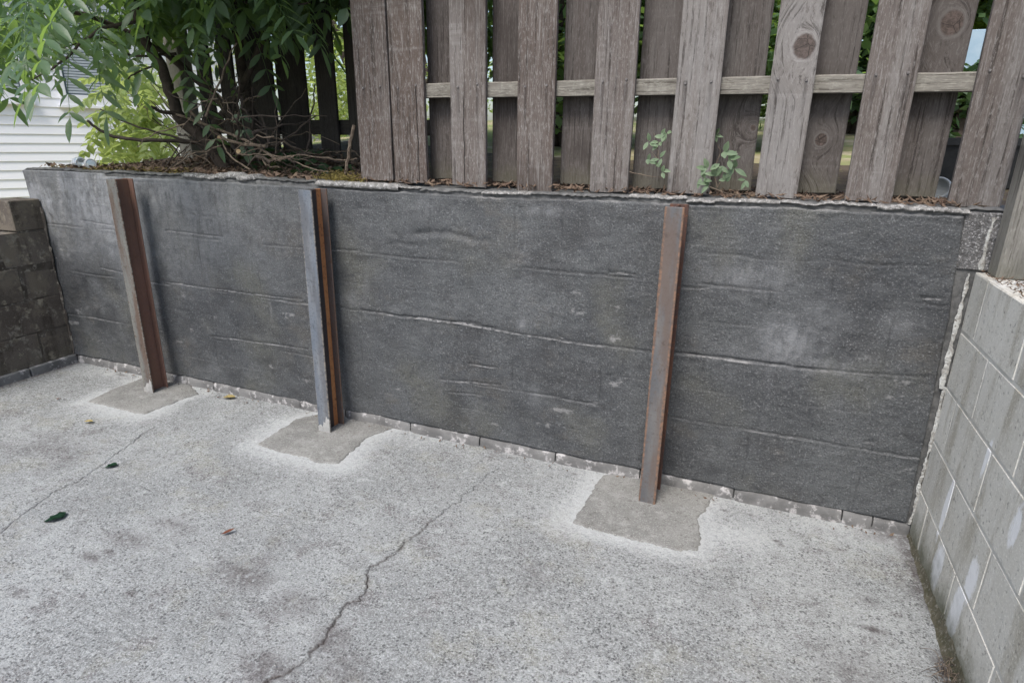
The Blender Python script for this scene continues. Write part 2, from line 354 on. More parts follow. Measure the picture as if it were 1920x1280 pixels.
M['litter'] = m_simple('leaf_litter', (.115, .075, .055), (.19, .14, .10), 30, .9, c3=(.075, .052, .04))
M['dry'] = m_simple('dry_stems', (.12, .092, .072), (.20, .16, .12), 20, .9, c3=(.07, .052, .04))
M['bark'] = m_simple('dark_bark', (.045, .036, .030), (.085, .068, .056), 18, .9, .9, 60, bd=.006)
M['cut'] = m_simple('cut_wood', (.42, .30, .17), (.50, .37, .22), 60, .8)
M['leaf'] = m_leaf('tree_leaf', (.070, .130, .076), (.105, .175, .095), (.30, .46, .09), .45)
M['leafy'] = m_leaf('sunlit_leaf', (.19, .27, .085), (.27, .33, .12), (.48, .58, .16), .5)
M['bleaf'] = m_leaf('distant_leaf', (.13, .20, .05), (.19, .27, .065), (.42, .55, .09), .5)
M['vine'] = m_leaf('vine_leaf', (.13, .19, .11), (.19, .26, .155), (.22, .32, .12), .25)
M['fern'] = m_leaf('undergrowth_leaf', (.05, .10, .045), (.07, .125, .055), (.12, .22, .05), .3)
M['siding'] = m_simple('white_siding', (.88, .88, .89), (.86, .86, .87), 1.5, .5, .05, 40)
M['trim'] = m_simple('white_trim', (.84, .84, .84), (.82, .82, .82), 4, .4, .03, 40)
M['blind'] = m_simple('window_blind', (.55, .59, .62), (.50, .54, .57), 3, .4, .02, 40)
g = G('window_glass', .06, .6); M['glass'] = g.done((.16, .20, .22))
M['roof'] = m_simple('roof_shingle', (.09, .085, .08), (.13, .12, .115), 9)
g = G('can_metal', .3, .5); g.b.inputs['Metallic'].default_value = .6
M['can'] = g.done(g.mix(g.rng(g.noise(45, 2), .45, .55), (.62, .70, .76), (.80, .80, .79)))
g = G('can_dark', .45, .5); M['candark'] = g.done((.20, .22, .24))
g = G('jar_plastic', .35, .5); M['jar'] = g.done((.50, .51, .52))
M['blue'] = m_simple('pale_blue_paint', (.30, .42, .52), (.36, .47, .56), 6, .6)
M['black'] = m_simple('plain_black', (.025, .027, .028), (.04, .04, .04), 12, .5)
M['pvc'] = m_simple('white_pvc', (.58, .60, .59), (.50, .52, .51), 12, .45)
M['gl'] = m_leaf('fallen_green_leaf', (.022, .075, .035), (.03, .09, .04), (.05, .1, .03), .1)
M['yl'] = m_simple('fallen_yellow_leaf', (.52, .42, .16), (.60, .50, .24), 80)
M['rl'] = m_simple('fallen_brown_leaf', (.20, .075, .045), (.30, .12, .07), 80)

# ================================================================== SETTING
bm = bmesh.new()
r = bmesh.ops.create_grid(bm, x_segments=40, y_segments=40, size=400)
tag(bobj('ground', bm, M['earth']), kind='structure').location.z = -.12

# paved pad with two real cracks (grid columns follow the cracks)
c1 = [on(*p, 2, 0) for p in [(945, 868), (900, 905), (845, 950), (780, 1000), (745, 1030), (692, 1068), (690, 1085), (680, 1110), (640, 1150), (615, 1180), (600, 1205), (580, 1235), (545, 1262), (480, 1285)]]
c2 = [on(*p, 2, 0) for p in [(275, 810), (230, 842), (180, 880), (150, 902), (100, 920), (60, 955), (0, 1000)]]
ys = np.concatenate([np.linspace(.05, -1.75, 330), np.linspace(-1.78, -6, 70)])
def crack_x(c, ys, amp, seed):
    yy = np.array([p.y for p in c]); xx = np.array([p.x for p in c]); k = np.argsort(yy)
    b = np.interp(ys, yy[k], xx[k])
    return b+amp*(fbm(ys*22+seed, ys*0+seed, 4)-.5)+amp*.6*(fbm(ys*90+seed, ys*0+3, 2)-.5)
w_ = .55
x1 = crack_x(c1, ys, .036, 3.); x2 = crack_x(c2, ys, .026, 9.)
w1 = (.0010+.0008*sstep(-.3, -1.2, ys)+.0022*vn(ys*34, ys*0+1)**2*sstep(-.25, -.8, ys))*sstep(-.08, -.2, ys)
w2 = (.0007+.0016*vn(ys*25, ys*0+7))*sstep(-.4, -.55, ys)
r1_, r2_ = w1.copy(), w2.copy(); w1 = np.maximum(w1, .0014); w2 = np.maximum(w2, .0012)   # real opening kept in r1_, r2_
XL, XR = -3.6, 1.2
def seg(a, b, n, ends=False):
    t = np.linspace(0, 1, n+1)[:-1]
    return a[:, None]*(1-t)+b[:, None]*t
o1 = np.ones_like(ys)
cols = np.concatenate([seg(o1*XL, x2-w2, 120), np.stack([x2-w2, x2, x2+w2], 1), seg(x2+w2, x1-w1, 165)[:, 1:],
                       np.stack([x1-w1, x1, x1+w1], 1), seg(x1+w1, o1*XR, 170)[:, 1:], o1[:, None]*XR], 1)
X = cols; Y = np.repeat(ys[:, None], X.shape[1], 1)
Z = .006*(fbm(X*1.2+9, Y*1.2, 3)-.5)+.0035*(fbm(X*14, Y*14, 3)-.5)
i2 = 120+1; i1 = 120+3+164+1
Z[:, i2] -= .010*sstep(.0003, .0012, r2_); Z[:, i1] -= .020*sstep(.0003, .0012, r1_)
wear_tone = np.zeros(X.shape+(3,))
wear_tone[:, i2, 2] = .6*sstep(.0004, .001, r2_); wear_tone[:, i1, 2] = sstep(.0004, .001, r1_)
for k in (-1, 1):
    wear_tone[:, i1+k, 2] = .45*sstep(.0008, .003, r1_); wear_tone[:, i2+k, 2] = .2*sstep(.0008, .002, r2_)
PATCH = {
 'a': [(165, 752), (215, 728), (270, 708), (330, 700), (372, 738), (340, 748), (268, 776), (212, 762)],
 'b': [(484, 833), (520, 808), (556, 786), (600, 775), (742, 800), (690, 818), (652, 850), (634, 868), (590, 866), (575, 856), (530, 848)],
 'c': [(1074, 980), (1092, 950), (1108, 925), (1128, 893), (1180, 882), (1338, 925), (1322, 955), (1308, 968), (1314, 1010), (1306, 1030), (1262, 1028), (1180, 1008)],
}
def poly_sd(X, Y, P):
    d, _ = pdist(X, Y, [(p.x, p.y) for p in P]+[(P[0].x, P[0].y)])
    ins = np.zeros(X.shape, bool); n = len(P)
    for i in range(n):
        a, b = P[i], P[(i+1) % n]
        c = ((a.y > Y) != (b.y > Y)) & (X < (b.x-a.x)*(Y-a.y)/(b.y-a.y+1e-12)+a.x); ins ^= c
    return np.where(ins, -d, d)
PP = {k: [on(*p, 2, 0.004) for p in v] for k, v in PATCH.items()}
halo = np.zeros(X.shape)
for k, P in PP.items():
    sd = poly_sd(X, Y, P); n = fbm(X*5+ord(k), Y*5, 4)
    halo = np.maximum(halo, (1-sstep(.0, .10+.22*(n-.25), sd))*sstep(.18, .5, n+.1))
hb = on(1320, 985, 2, 0); halo = np.maximum(halo, .9*np.exp(-(((X-hb.x-.10)/.16)**2+((Y-hb.y)/.12)**2))*sstep(.2, .6, fbm(X*7, Y*7)))
halo = np.maximum(halo, .55*sstep(-.22, -.03, Y)*sstep(.35, .65, fbm(X*3+2, Y*4, 4)))
wear_tone[..., 0] = np.clip(halo, 0, 1)
dk = np.zeros(X.shape)
for (px, py, rx, ry, a) in [(1640, 1180, .035, .016, 1), (1682, 1152, .014, .012, 1), (1456, 1014, .016, .009, 1), (1466, 1022, .01, .007, 1), (1360, 957, .016, .008, .8), (1408, 965, .018, .01, .7), (1520, 1170, .012, .01, .6), (1630, 1125, .03, .02, .5), (1573, 1030, .02, .01, .7),
                            (170, 1045, .05, .02, .9), (205, 1035, .03, .015, .8), (240, 1010, .10, .04, .7), (245, 1112, .02, .014, 1), (290, 1115, .02, .012, .8), (460, 1080, .12, .05, .8), (420, 1150, .03, .015, .8), (620, 1200, .05, .05, .9), (500, 1250, .1, .05, .8), (35, 1110, .05, .02, .7), (550, 1130, .09, .06, .6), (330, 985, .1, .04, .5),
                            (920, 857, .016, .007, .7), (955, 858, .02, .009, .8), (990, 877, .014, .006, .8), (1075, 888, .016, .008, .9), (896, 868, .01, .006, .8), (228, 703, .05, .012, .8)]:
    p = on(px, py, 2, 0); dk = np.maximum(dk, a*np.exp(-(((X-p.x)/rx)**2+((Y-p.y)/ry)**2)**1.3))
dk = np.maximum(dk, .8*sstep(.55, .7, fbm(X*2.1+4, Y*2.1+8, 5))*sstep(-.5, -.9, Y)*.6)
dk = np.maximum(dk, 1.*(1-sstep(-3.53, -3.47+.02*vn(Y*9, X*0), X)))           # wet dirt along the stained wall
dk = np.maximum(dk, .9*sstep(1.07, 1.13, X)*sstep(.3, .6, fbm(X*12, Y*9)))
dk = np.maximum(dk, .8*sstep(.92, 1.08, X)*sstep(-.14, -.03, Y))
wear_tone[..., 1] = np.clip(dk, 0, 1)
pad = mesh_obj('pavement', grid_mesh('pavement', np.stack([X, Y, Z], -1), wear_tone), M['pave']); tag(pad, kind='structure')
# repair patches cast round the posts
for k, P in PP.items():
    bm = bmesh.new(); n = len(P); outer = []
    c = sum((p for p in P), Vector())/n
    for i in range(n):
        a, b = P[i], P[(i+1) % n]; m = max(2, int((b-a).length/.012))
        for j in range(m):
            p = a.lerp(b, j/m); q = (float(fbm(np.array(p.x*16.), np.array(p.y*16.+ord(k)), 3))-.5)*.014+random.uniform(-.005, .005)
            p = p+(p-c).normalized()*q; p.y = min(p.y, -.004); outer.append(p)
    rings = []
    for s, z in ((1.02, -.004), (1, .0048), (.97, .0062), (.7, .0075), (.4, .008)):
        rings.append([bm.verts.new((c.x+(p.x-c.x)*s, min(c.y+(p.y-c.y)*s, -.003), z+random.uniform(-.0006, .0006))) for p in outer])
    for A, B in zip(rings, rings[1:]):
        for i in range(len(A)): bm.faces.new((A[i], A[(i+1) % len(A)], B[(i+1) % len(A)], B[i]))
    bm.faces.new(rings[-1])
    tag(bobj('concrete_patch', bm, M['patch'], smooth=True), kind='structure')

# upper garden terrain behind the walls
xs = np.linspace(-14, 14, 150); yy = np.concatenate([np.linspace(.17, 1.2, 40), np.linspace(1.25, 40, 90)])
TX, TY = np.meshgrid(xs, yy)
def terr(x, y):
    base = 1.195+.075*np.clip(y-.45, 0, 7)+.05*(fbm(x*2+3, y*2, 4)-.45)*sstep(.15, .6, y)
    base = base*sstep(-4.6, -3.7, x)+(.15+.0*y)*(1-sstep(-4.6, -3.7, x))
    return base+.10*sstep(.3, 1.0, y)*np.exp(-((x+2.4)/.9)**2)
def th(x, y): return float(terr(np.array(float(x)), np.array(float(y))))
me = grid_mesh('garden_soil', np.stack([TX, TY, terr(TX, TY)], -1)); me.materials.append(M['soil']); me.materials.append(M['lawn'])
fc = np.array([sum((me.vertices[v].co for v in p.vertices), Vector())/4 for p in me.polygons])
me.polygons.foreach_set('material_index', ((fc[:, 1] > 1.6)).astype(np.int32))
tag(mesh_obj('garden_soil', me, None), kind='structure')
bm = bmesh.new(); box(bm, -4.15, -3.74, -6, .19, -.1, .83)
tag(bobj('upper_terrace', bm, M['soil']), kind='structure')

# ================================================================== RETAINING WALL (main)
def wtop(x): return 1.213-.010*np.exp(-((x+.75)/.8)**2)+.004*(fbm(x*6+3, x*0+2., 3)-.5)
wall = empty('retaining_wall', (-1.2, 0, 0), 'long dark grey coated concrete retaining wall under the picket fence', 'wall')
bm = bmesh.new(); nx = 60
for i in range(nx+1):
    x = -3.654+(1.36+3.654)*i/nx; zt = float(wtop(np.array(x)))
    for (y, z) in ((0, -.15), (0, zt-.012), (.012, zt), (.2, zt), (.2, -.15)): bm.verts.new((x, y, z))
bm.verts.ensure_lookup_table()
for i in range(nx):
    for j in range(4): a = i*5+j; bm.faces.new((bm.verts[a], bm.verts[a+5], bm.verts[a+6], bm.verts[a+1]))
bm.faces.new([bm.verts[j] for j in range(5)]); bm.faces.new([bm.verts[nx*5+j] for j in range(4, -1, -1)])
bobj('concrete_core', bm, M['core'], wall)

NX, NZ = 900, 230
t = np.linspace(0, 1, NX)[None, :]; s = np.linspace(0, 1, NZ)[:, None]
zb = .050+.010*(fbm(t*40, t*0, 3)-.5)-.012*np.exp(-((t-.42)/.08)**2)
X0 = -3.654+t*(1.10+3.654)+0*s
ztop = wtop(X0)-.022+.010*(fbm(X0*5, X0*0+3, 3)-.5)-.004*(vn(X0*40, X0*0)-.5)
ztop = np.where(X0 < -2.95, wtop(X0)-.004, ztop)
Zm = zb+s*(ztop-zb)
xr = np.interp(Zm, [.05, .61, .84, 1.03, 1.21], [1.142, 1.127, 1.117, 1.105, 1.090])+.006*(fbm(Zm*14, Zm*0+1, 3)-.5)
Xm = -3.654+t*(xr+3.654)
def wl(pts): return [(p.x, p.z) for p in (on(*q, 1, -.02) for q in pts)]
D = np.zeros(Xm.shape)                                     # towards the camera, metres
D += .022*np.sin(np.pi*np.clip((Xm+3.5)/4.6, 0, 1))*np.sin(np.pi*np.clip(Zm/1.3, 0, 1))
D += .016*(fbm(Xm*1.5, Zm*2.2+3, 3)-.5)+.006*(fbm(Xm*7, Zm*9, 4)-.5)+.0022*(fbm(Xm*45, Zm*45, 3)-.5)
pale = np.zeros(Xm.shape); dark = np.zeros(Xm.shape); grey = np.zeros(Xm.shape)
for zi, (z0, am) in enumerate([(.327, .8), (.614, 1), (.895, .8), (1.17, .25), (.47, .22), (.75, .2), (.19, .22), (1.04, .2)]):
    zl = z0+.012*(fbm(Xm*2.2+zi*7, Xm*0+zi, 4)-.5)+.004*(vn(Xm*28, Xm*0+zi)-.5)
    d = Zm-zl; on_ = sstep(.36, .62, fbm(Xm*4.5+zi*3, Xm*0+zi*2., 4))
    off = .0045*(vn(Xm*1.3+zi*5, Xm*0+zi)-.3)
    D += am*on_*(-.005*np.exp(-(d/.004)**2)+.0025*np.exp(-((d+.008)/.006)**2))+am*.25*off*sstep(-.004, .004, -d)*np.exp(-np.clip(-d, 0, 9)/.1)
    dark = np.maximum(dark, am*.85*on_*np.exp(-(d/.0032)**2))
    pale = np.maximum(pale, am*.5*on_*sstep(.5, .7, fbm(Xm*5+zi, Xm*0+zi, 3))*np.exp(-((d+.006)/.0035)**2))
vx = np.arange(-3.5, 1.1, .405)
for zi in range(4):
    for v0 in vx+(.2 if zi % 2 else 0):
        zc = [.19, .47, .755, 1.03][zi]; dx = np.abs(Xm-v0-.006*(fbm(Zm*9, Zm*0+v0, 3)-.5)); on_ = (np.abs(Zm-zc) < .13)*sstep(.42, .68, fbm(Zm*6+v0*7, Xm*0+zi, 3))
        D -= .0025*on_*np.exp(-(dx/.004)**2); dark = np.maximum(dark, .45*on_*np.exp(-(dx/.003)**2))
wn = fbm(Xm*9+40, Zm*11+3, 5); D += .0028*(sstep(.5, .7, wn)-sstep(.5, .3, wn)*.5)
chip = sstep(.74, .79, fbm(Xm*11+9, Zm*22, 5)); pale = np.maximum(pale, .55*chip*sstep(.45, .6, fbm(Xm*2+6, Zm*2, 3)))
for pts, wd, am in [([(680, 580), (760, 592), (860, 605), (985, 628), (1100, 645), (1220, 660)], .0065, 1), ([(760, 590), (810, 600), (905, 608)], .009, 1), ([(1262, 662), (1330, 670), (1480, 687)], .005, .9), ([(825, 711), (880, 716), (940, 723)], .004, 1),
                    ([(395, 631), (480, 641), (580, 656)], .006, .9), ([(300, 527), (360, 536), (440, 547), (570, 562)], .006, .9), ([(310, 434), (345, 437), (420, 445)], .007, .8), ([(1142, 514), (1165, 512), (1195, 518)], .004, 1), ([(1722, 561), (1768, 564)], .003, 1),
                    ([(615, 469), (680, 470)], .003, .8), ([(188, 503), (232, 513)], .005, .8), ([(880, 683), (935, 690)], .003, .8), ([(1275, 540), (1310, 542), (1340, 540)], .003, .7), ([(1050, 632), (1060, 635)], .005, .8), ([(150, 415), (230, 428)], .006, .6), ([(1480, 690), (1580, 700), (1740, 712)], .003, .5), ([(1620, 830), (1640, 832)], .003, .6), ([(840, 735), (905, 742)], .003, .5), ([(1330, 672), (1420, 682), (1470, 684)], .004, .7)]:
    P = wl(pts); P = [(x, z+.004*(random.random()-.5)) for x, z in P]
    Zw = Zm+.007*(fbm(Xm*9, Xm*0+4, 4)-.5); d, tt = pdist(Xm, Zw, P); wob = .2+1.0*fbm(Xm*25, Xm*0+2, 3)*sstep(.25, .55, fbm(Xm*7+3, Xm*0+wd*99, 3))
    e = np.exp(-(d/(wd*.55*wob+.0006))**2)*np.clip(4*tt, 0, 1)*np.clip(4*(1-tt), 0, 1); pale = np.maximum(pale, am*e); D += .004*e
    d2, _ = pdist(Xm, Zw-.006, P); dark = np.maximum(dark, .7*am*np.exp(-(d2/.003)**2)); D -= .004*np.exp(-(d2/.004)**2)
for pts, wd, am, dep in [([(1256, 657), (1300, 662), (1330, 668)], .004, 1, .008), ([(1285, 477), (1320, 474), (1480, 490), (1700, 497), (1800, 500)], .003, .7, .004), ([(355, 402), (372, 405), (400, 406)], .004, .8, .006), ([(1053, 372), (1053, 420), (1055, 462)], .005, .4, .006), ([(1142, 470), (1142, 516)], .004, .5, .005), ([(1050, 636), (1050, 656)], .004, .8, .006),
                         ([(720, 425), (745, 440), (840, 437), (905, 447), (960, 455)], .010, .45, .010), ([(700, 475), (745, 455), (800, 465)], .008, .2, .006), ([(670, 385), (720, 400)], .006, .3, .004), ([(1632, 833), (1632, 850)], .003, .7, .004), ([(1676, 838), (1676, 852)], .003, .7, .004), ([(1300, 875), (1340, 890), (1370, 890)], .012, .5, .008), ([(1285, 533), (1340, 530), (1390, 540)], .003, .6, .004)]:
    P = wl(pts); q1 = Xm+.02*(fbm(Xm*8, Zm*8+7, 4)-.5); q2 = Zm+.025*(fbm(Xm*8+5, Zm*8, 4)-.5)
    d, tt = pdist(q1, q2, P); f_ = np.clip(3*tt, 0, 1)*np.clip(3*(1-tt), 0, 1)*sstep(.2, .6, fbm(Xm*12+wd*999, Zm*12, 3))
    dark = np.maximum(dark, am*.8*f_*np.exp(-(d/wd)**2)); D -= dep*.7*f_*np.exp(-(d/(wd*1.5))**2)
    d2, _ = pdist(q1, q2+wd*2.5, P); D += dep*.4*f_*np.exp(-(d2/(wd*2))**2)
# broad pale wash towards the left end, powdery bloom, stains; shade beside posts and in left corner painted dark
grey = 1.0*sstep(.3, .62, fbm(Xm*16, Zm*5, 4)+.12)*sstep(.70, 1.05, Zm-.10*(Xm+3.0)+.35*(fbm(Xm*3, Zm*2, 4)-.5))*sstep(-1.6, -2.9, Xm)
grey = np.maximum(grey, .45*sstep(.5, 1.0, Zm+.3*(fbm(Xm*2+4, Zm*2, 4)-.5))*sstep(-1.2, -2.4, Xm))
for (px, py, rx, rz, a) in [(1480, 640, .10, .09, .75), (1400, 520, .16, .06, .45), (1500, 680, .2, .04, .5), (1545, 590, .08, .05, .35), (980, 605, .018, .02, .8), (660, 560, .05, .03, .4), (1000, 740, .03, .05, .35), (1020, 395, .07, .02, .5), (800, 390, .05, .04, .3), (330, 390, .1, .04, .6), (120, 480, .1, .05, .4), (1690, 610, .06, .05, .3), (370, 350, .02, .04, .7), (210, 470, .06, .04, .7)]:
    p = on(px, py, 1, -.02); grey = np.maximum(grey, a*np.exp(-(((Xm-p.x)/rx)**2+((Zm-p.z)/rz)**2)))
for (px, py, rx, rz, a) in [(640, 520, .06, .16, .55), (650, 660, .08, .12, .55), (510, 680, .12, .05, .6), (1340, 885, .07, .03, .5), (170, 560, .40, .26, .75), (110, 480, .10, .16, .6), (300, 500, .07, .25, .5), (300, 360, .05, .12, .35), (1250, 860, .05, .1, .3), (420, 700, .2, .04, .3)]:
    p = on(px, py, 1, -.02); dark = np.maximum(dark, a*np.exp(-(((Xm-p.x)/rx)**2+((Zm-p.z)/rz)**2))*sstep(.25, .6, fbm(Xm*9, Zm*6, 4)))
for (px, py, py2, wd) in [(105, 330, 420, .02), (140, 325, 440, .02), (210, 330, 420, .012), (60, 330, 350, .02), (175, 330, 430, .016), (480, 350, 420, .006), (500, 470, 600, .006), (370, 340, 365, .008)]:
    a, b = on(px, py, 1, -.02), on(px+12, py2, 1, -.02)
    d, tt = pdist(Xm, Zm, [(a.x, a.z), (b.x, b.z)]); pale = np.maximum(pale, .75*np.exp(-(d/wd)**2)*(1-.7*tt)*sstep(.3, .7, fbm(Xm*30, Zm*8, 3)))
edge = np.minimum(np.minimum(ztop-Zm, xr-Xm), Zm-zb)
pale = np.maximum(pale, .6*np.exp(-((ztop-Zm)/.006)**2)*sstep(.35, .6, fbm(Xm*12, Xm*0, 3))*(Xm > -1.5))
D += .004*np.exp(-(edge/.006)**2)*sstep(.4, .7, fbm(Xm*9, Zm*9, 2))
Ym = -.012-np.clip(D, -.006, .1)
Ym[0] = Ym[-1] = 0.001; Ym[:, -1] = .001; Ym[:, 0] = .001
memb = mesh_obj('coating', grid_mesh('coating', np.stack([Xm, Ym, Zm], -1), np.clip(np.stack([pale, dark, grey], -1), 0, 1)), M['memb'], wall)
memb['label'] = 'dark grey brushed-on waterproof coating with board-form seams'
# footing blocks left bare under the coating
jx = [on(p, y, 1, -.01).x for p, y in [(151, 675), (268, 700), (400, 722), (564, 757), (648, 775), (770, 797), (900, 828), (1042, 858), (1200, 890), (1375, 928), (1577, 970), (1634, 982), (1693, 996)]]
jx[0] = -3.55; jx[-1] = 1.156
for a, b in zip(jx, jx[1:]):
    n = max(3, int((b-a)/.02)); V = np.zeros((5, n+1, 3)); xx = np.linspace(a+.003, b-.003, n+1)
    V[..., 0] = xx
    zt = .050+.010*(fbm(xx*9, xx*0+4, 3)-.5)
    yo = -.014-.012*(fbm(xx*7, xx*0+6, 3)-.3)-random.uniform(0, .006)
    V[0, :, 1] = yo-.004; V[0, :, 2] = -.03
    V[1, :, 1] = yo; V[1, :, 2] = .02+.006*(vn(xx*40, xx*0)-.5)
    V[2, :, 1] = yo+.002; V[2, :, 2] = zt-.010
    V[3, :, 1] = yo+.012; V[3, :, 2] = zt
    V[4, :, 1] = .02; V[4, :, 2] = zt
    V[:, 0, 1] += .006; V[:, -1, 1] += .006
    mesh_obj('footing_block', grid_mesh('footing_block', V), M['foot'], wall)
# mortar crust along the top, broken into lengths
def crust(x0, x1, y0, y1, zl, zh, m, seed, name='mortar_cap', jag=.008):
    n = max(4, int((x1-x0)/.009)); xx = np.linspace(x0, x1, n+1); V = np.zeros((6, n+1, 3)); V[..., 0] = xx
    top = wtop(xx)
    ja = jag*(fbm(xx*14+seed, xx*0+seed, 4)-.5)*2
    ja = ja+jag*.7*(vn(xx*110+seed, xx*0+seed)-.5)
    V[0, :, 1] = y0+.012+ja*.3; V[0, :, 2] = top+zl+.5*ja
    V[1, :, 1] = y0+ja*.6; V[1, :, 2] = top+zl+.004+.6*ja
    V[2, :, 1] = y0+.003+ja*.5; V[2, :, 2] = top+zh-.005+ja*.8
    V[3, :, 1] = y0+.012+ja; V[3, :, 2] = top+zh+ja
    V[4, :, 1] = (y0+y1)/2; V[4, :, 2] = top+zh+.6*ja+.003*(vn(xx*30, xx*0+seed)-.5)
    V[5, :, 1] = y1; V[5, :, 2] = top-.012
    V[:, 0, 2] = np.minimum(V[:, 0, 2], top[0]-.002); V[:, -1, 2] = np.minimum(V[:, -1, 2], top[-1]-.002)
    return mesh_obj(name, grid_mesh(name, V), m, wall)
crust(-1.475, -1.02, -.026, .12, -.016, .010, M['cap'], 1, jag=.005)
xq = -1.02; kq = 20
random.seed(3)
while xq < 1.09:
    L_ = random.choice((.06, .10, .16, .22, .3)); x2q = min(xq+L_, 1.10); dull = random.random() < .35 or -.47 < xq < -.25
    crust(xq, x2q, -.014+random.uniform(-.004, .006), .1, -.012+random.uniform(-.004, .004), random.uniform(-.003, .002), M['core'] if dull else M['cap'], kq, jag=random.uniform(.006, .012)); xq = x2q; kq += 1
crust(1.10, 1.2, -.006, .1, -.006, .004, M['core'], 6)
crust(-2.35, -2.12, -.010, .12, -.010, .010, M['cap'], 8, jag=.014)
crust(-2.12, -1.86, -.012, .12, -.008, .018, M['cap'], 12, jag=.018)
crust(-3.64, -2.36, -.006, .12, -.004, .006, M['core'], 9, jag=.010)
crust(-1.86, -1.48, -.006, .12, -.004, .005, M['core'], 10, jag=.012)
# bare rough concrete at the right end and white mortar bead in the corner
bm = bmesh.new(); box(bm, 1.094, 1.30, -.008, .05, 1.018, 1.203, .004)
e = bobj('end_block', bm, M['rough'], wall); e['label'] = 'bare rough concrete end above the pale block wall'
def bead(zs, x, wx, wy, m, seed):
    zs = np.array(zs); n = len(zs); V = np.zeros((n, 5, 3)); V[..., 2] = zs[:, None]
    k = fbm(zs*18+seed, zs*0+seed, 4)-.5; ww = wx*np.clip(-.1+2.0*fbm(zs*26+seed*2, zs*0, 4), .08, 2)
    cx = x(zs)+k*.010+.003*(vn(zs*120, zs*0+seed)-.5)
    for j, (u, v) in enumerate([(-1, 0), (-.7, -.8), (0, -1), (.7, -.8), (1, 0)]):
        V[:, j, 0] = cx+u*ww; V[:, j, 1] = -.010+v*wy*(.6+.8*vn(zs*60+j, zs*0+j))
    return mesh_obj('mortar_bead', grid_mesh('mortar_bead', V), m, wall)
bead(np.linspace(.60, 1.008, 60), lambda z: 1.141+.0*z, .0065, .002, M['caulk'], 2)
bead(np.linspace(.05, .61, 90), lambda z: 1.151+.0*z, .005, .003, M['caulk'], 5)
bead(np.linspace(1.022, 1.19, 30), lambda z: 1.166+.0*z, .008, .003, M['caulk'], 8)

# ================================================================== side walls of block
def block_mesh(name, lx, ly, lz, bev=.004):
    bm = bmesh.new(); box(bm, -lx/2, lx/2, -ly/2, ly/2, -lz/2, lz/2, bev)
    for v in bm.verts: v.co += Vector([random.uniform(-.0008, .0008) for _ in range(3)])
    me = bpy.data.meshes.new(name); bm.to_mesh(me); bm.free(); return me
_bm = {}
def wall_block(parent, m, x, ly0, ly1, z0, z1, thick, sgn, jit=.002):
    key = (m.name, round(ly1-ly0, 3), round(z1-z0, 3))
    if key not in _bm: _bm[key] = block_mesh('block', thick, ly1-ly0, z1-z0); _bm[key].materials.append(m)
    o = link(bpy.data.objects.new('block', _bm[key])); o.location = (x+sgn*thick/2+random.uniform(-jit, jit), (ly0+ly1)/2, (z0+z1)/2)
    child(o, parent); return o
C = .2032
rw = empty('block_wall', (1.25, -1.5, 0), 'pale grey concrete block wall with white efflorescence at right angle to the coated wall', 'wall')
bm = bmesh.new(); box(bm, 1.1575, 1.345, -4.4, -.003, -.1, 5*C-.004); bobj('mortar', bm, M['mortar_r'], rw)
for k in range(5):
    st = [-.14, -.315, -.145, -.31, -.15][k]; bl = .364
    y1 = -.004; y0 = st
    while y1 > -4.3:
        wall_block(rw, M['block_r'], 1.156, y0+.0035, y1-.0035, k*C+.0035 if k else -.02, (k+1)*C-.0035, .19, 1, .0006)
        y1 = y0; y0 -= bl
# moss fillet along the foot
n = 200; yy = np.linspace(-.01, -3.0, n); V = np.zeros((n, 5, 3)); V[..., 1] = yy[:, None]
ww = .012+.026*fbm(yy*7, yy*0, 3)*sstep(0, -.7, yy); hh = .02+.055*fbm(yy*9+4, yy*0, 3)*sstep(0, -.5, yy)
for j, q in enumerate(np.linspace(0, math.pi/2, 5)):
    V[:, j, 0] = 1.156-ww*(1-math.sin(q))-.001+.006*(vn(yy*50+j, yy*0)-.5); V[:, j, 2] = hh*(1-math.cos(q))+.004*(vn(yy*40+j*3, yy*0)-.5)
V[:, 0, 2] = -.004; V[:, 4, 0] = 1.158
tag(mesh_obj('moss', grid_mesh('moss', V), M['gmoss'], rw), kind='stuff')

lw = empty('block_wall', (-3.65, -1.5, 0), 'low black-stained mossy block wall stepping down beside the white house', 'wall')
bm = bmesh.new(); box(bm, -3.745, -3.5515, -4.4, -.014, -.1, .05+4*C-.004); box(bm, -3.745, -3.5535, -.170, -.014, .80, 1.02); bobj('mortar', bm, M['mortar_l'], lw)
for k in range(5):
    y1 = -.014; y0 = [-.20, -.40, -.22, -.40, -.19][k]
    while y1 > -4.3:
        if k == 4 and y1 < -.1: break
        wall_block(lw, M['block_l'], -3.55, y0+.004, y1-.004, k*C+.05+.004, (k+1)*C+.05-.004 - (.02 if k == 4 else 0), .2, -1, .002)
        y1 = y0; y0 -= .40
zs_ = np.linspace(.06, 1.0, 90); V = np.zeros((90, 4, 3)); V[..., 2] = zs_[:, None]
for j, (u, v) in enumerate(((0, 0), (.003, -.004), (.008, -.003), (.012, .004))):
    kk_ = .05+1.3*sstep(.35, .7, fbm(zs_*16, zs_*0+j*.1, 4)); V[:, j, 0] = -3.552+u*kk_; V[:, j, 1] = -.022+v*kk_
mesh_obj('mortar_bead', grid_mesh('mortar_bead', V), M['mortar_l'], lw)
for y1, y0 in ((-.014, -.30), (-.30, -.7), (-.7, -1.1), (-1.1, -1.5)):
    bm = bmesh.new(); box(bm, -3.6, -3.528, y0+.003, y1-.003, -.03, .056, .006); bobj('footing_block', bm, M['foot'], lw)

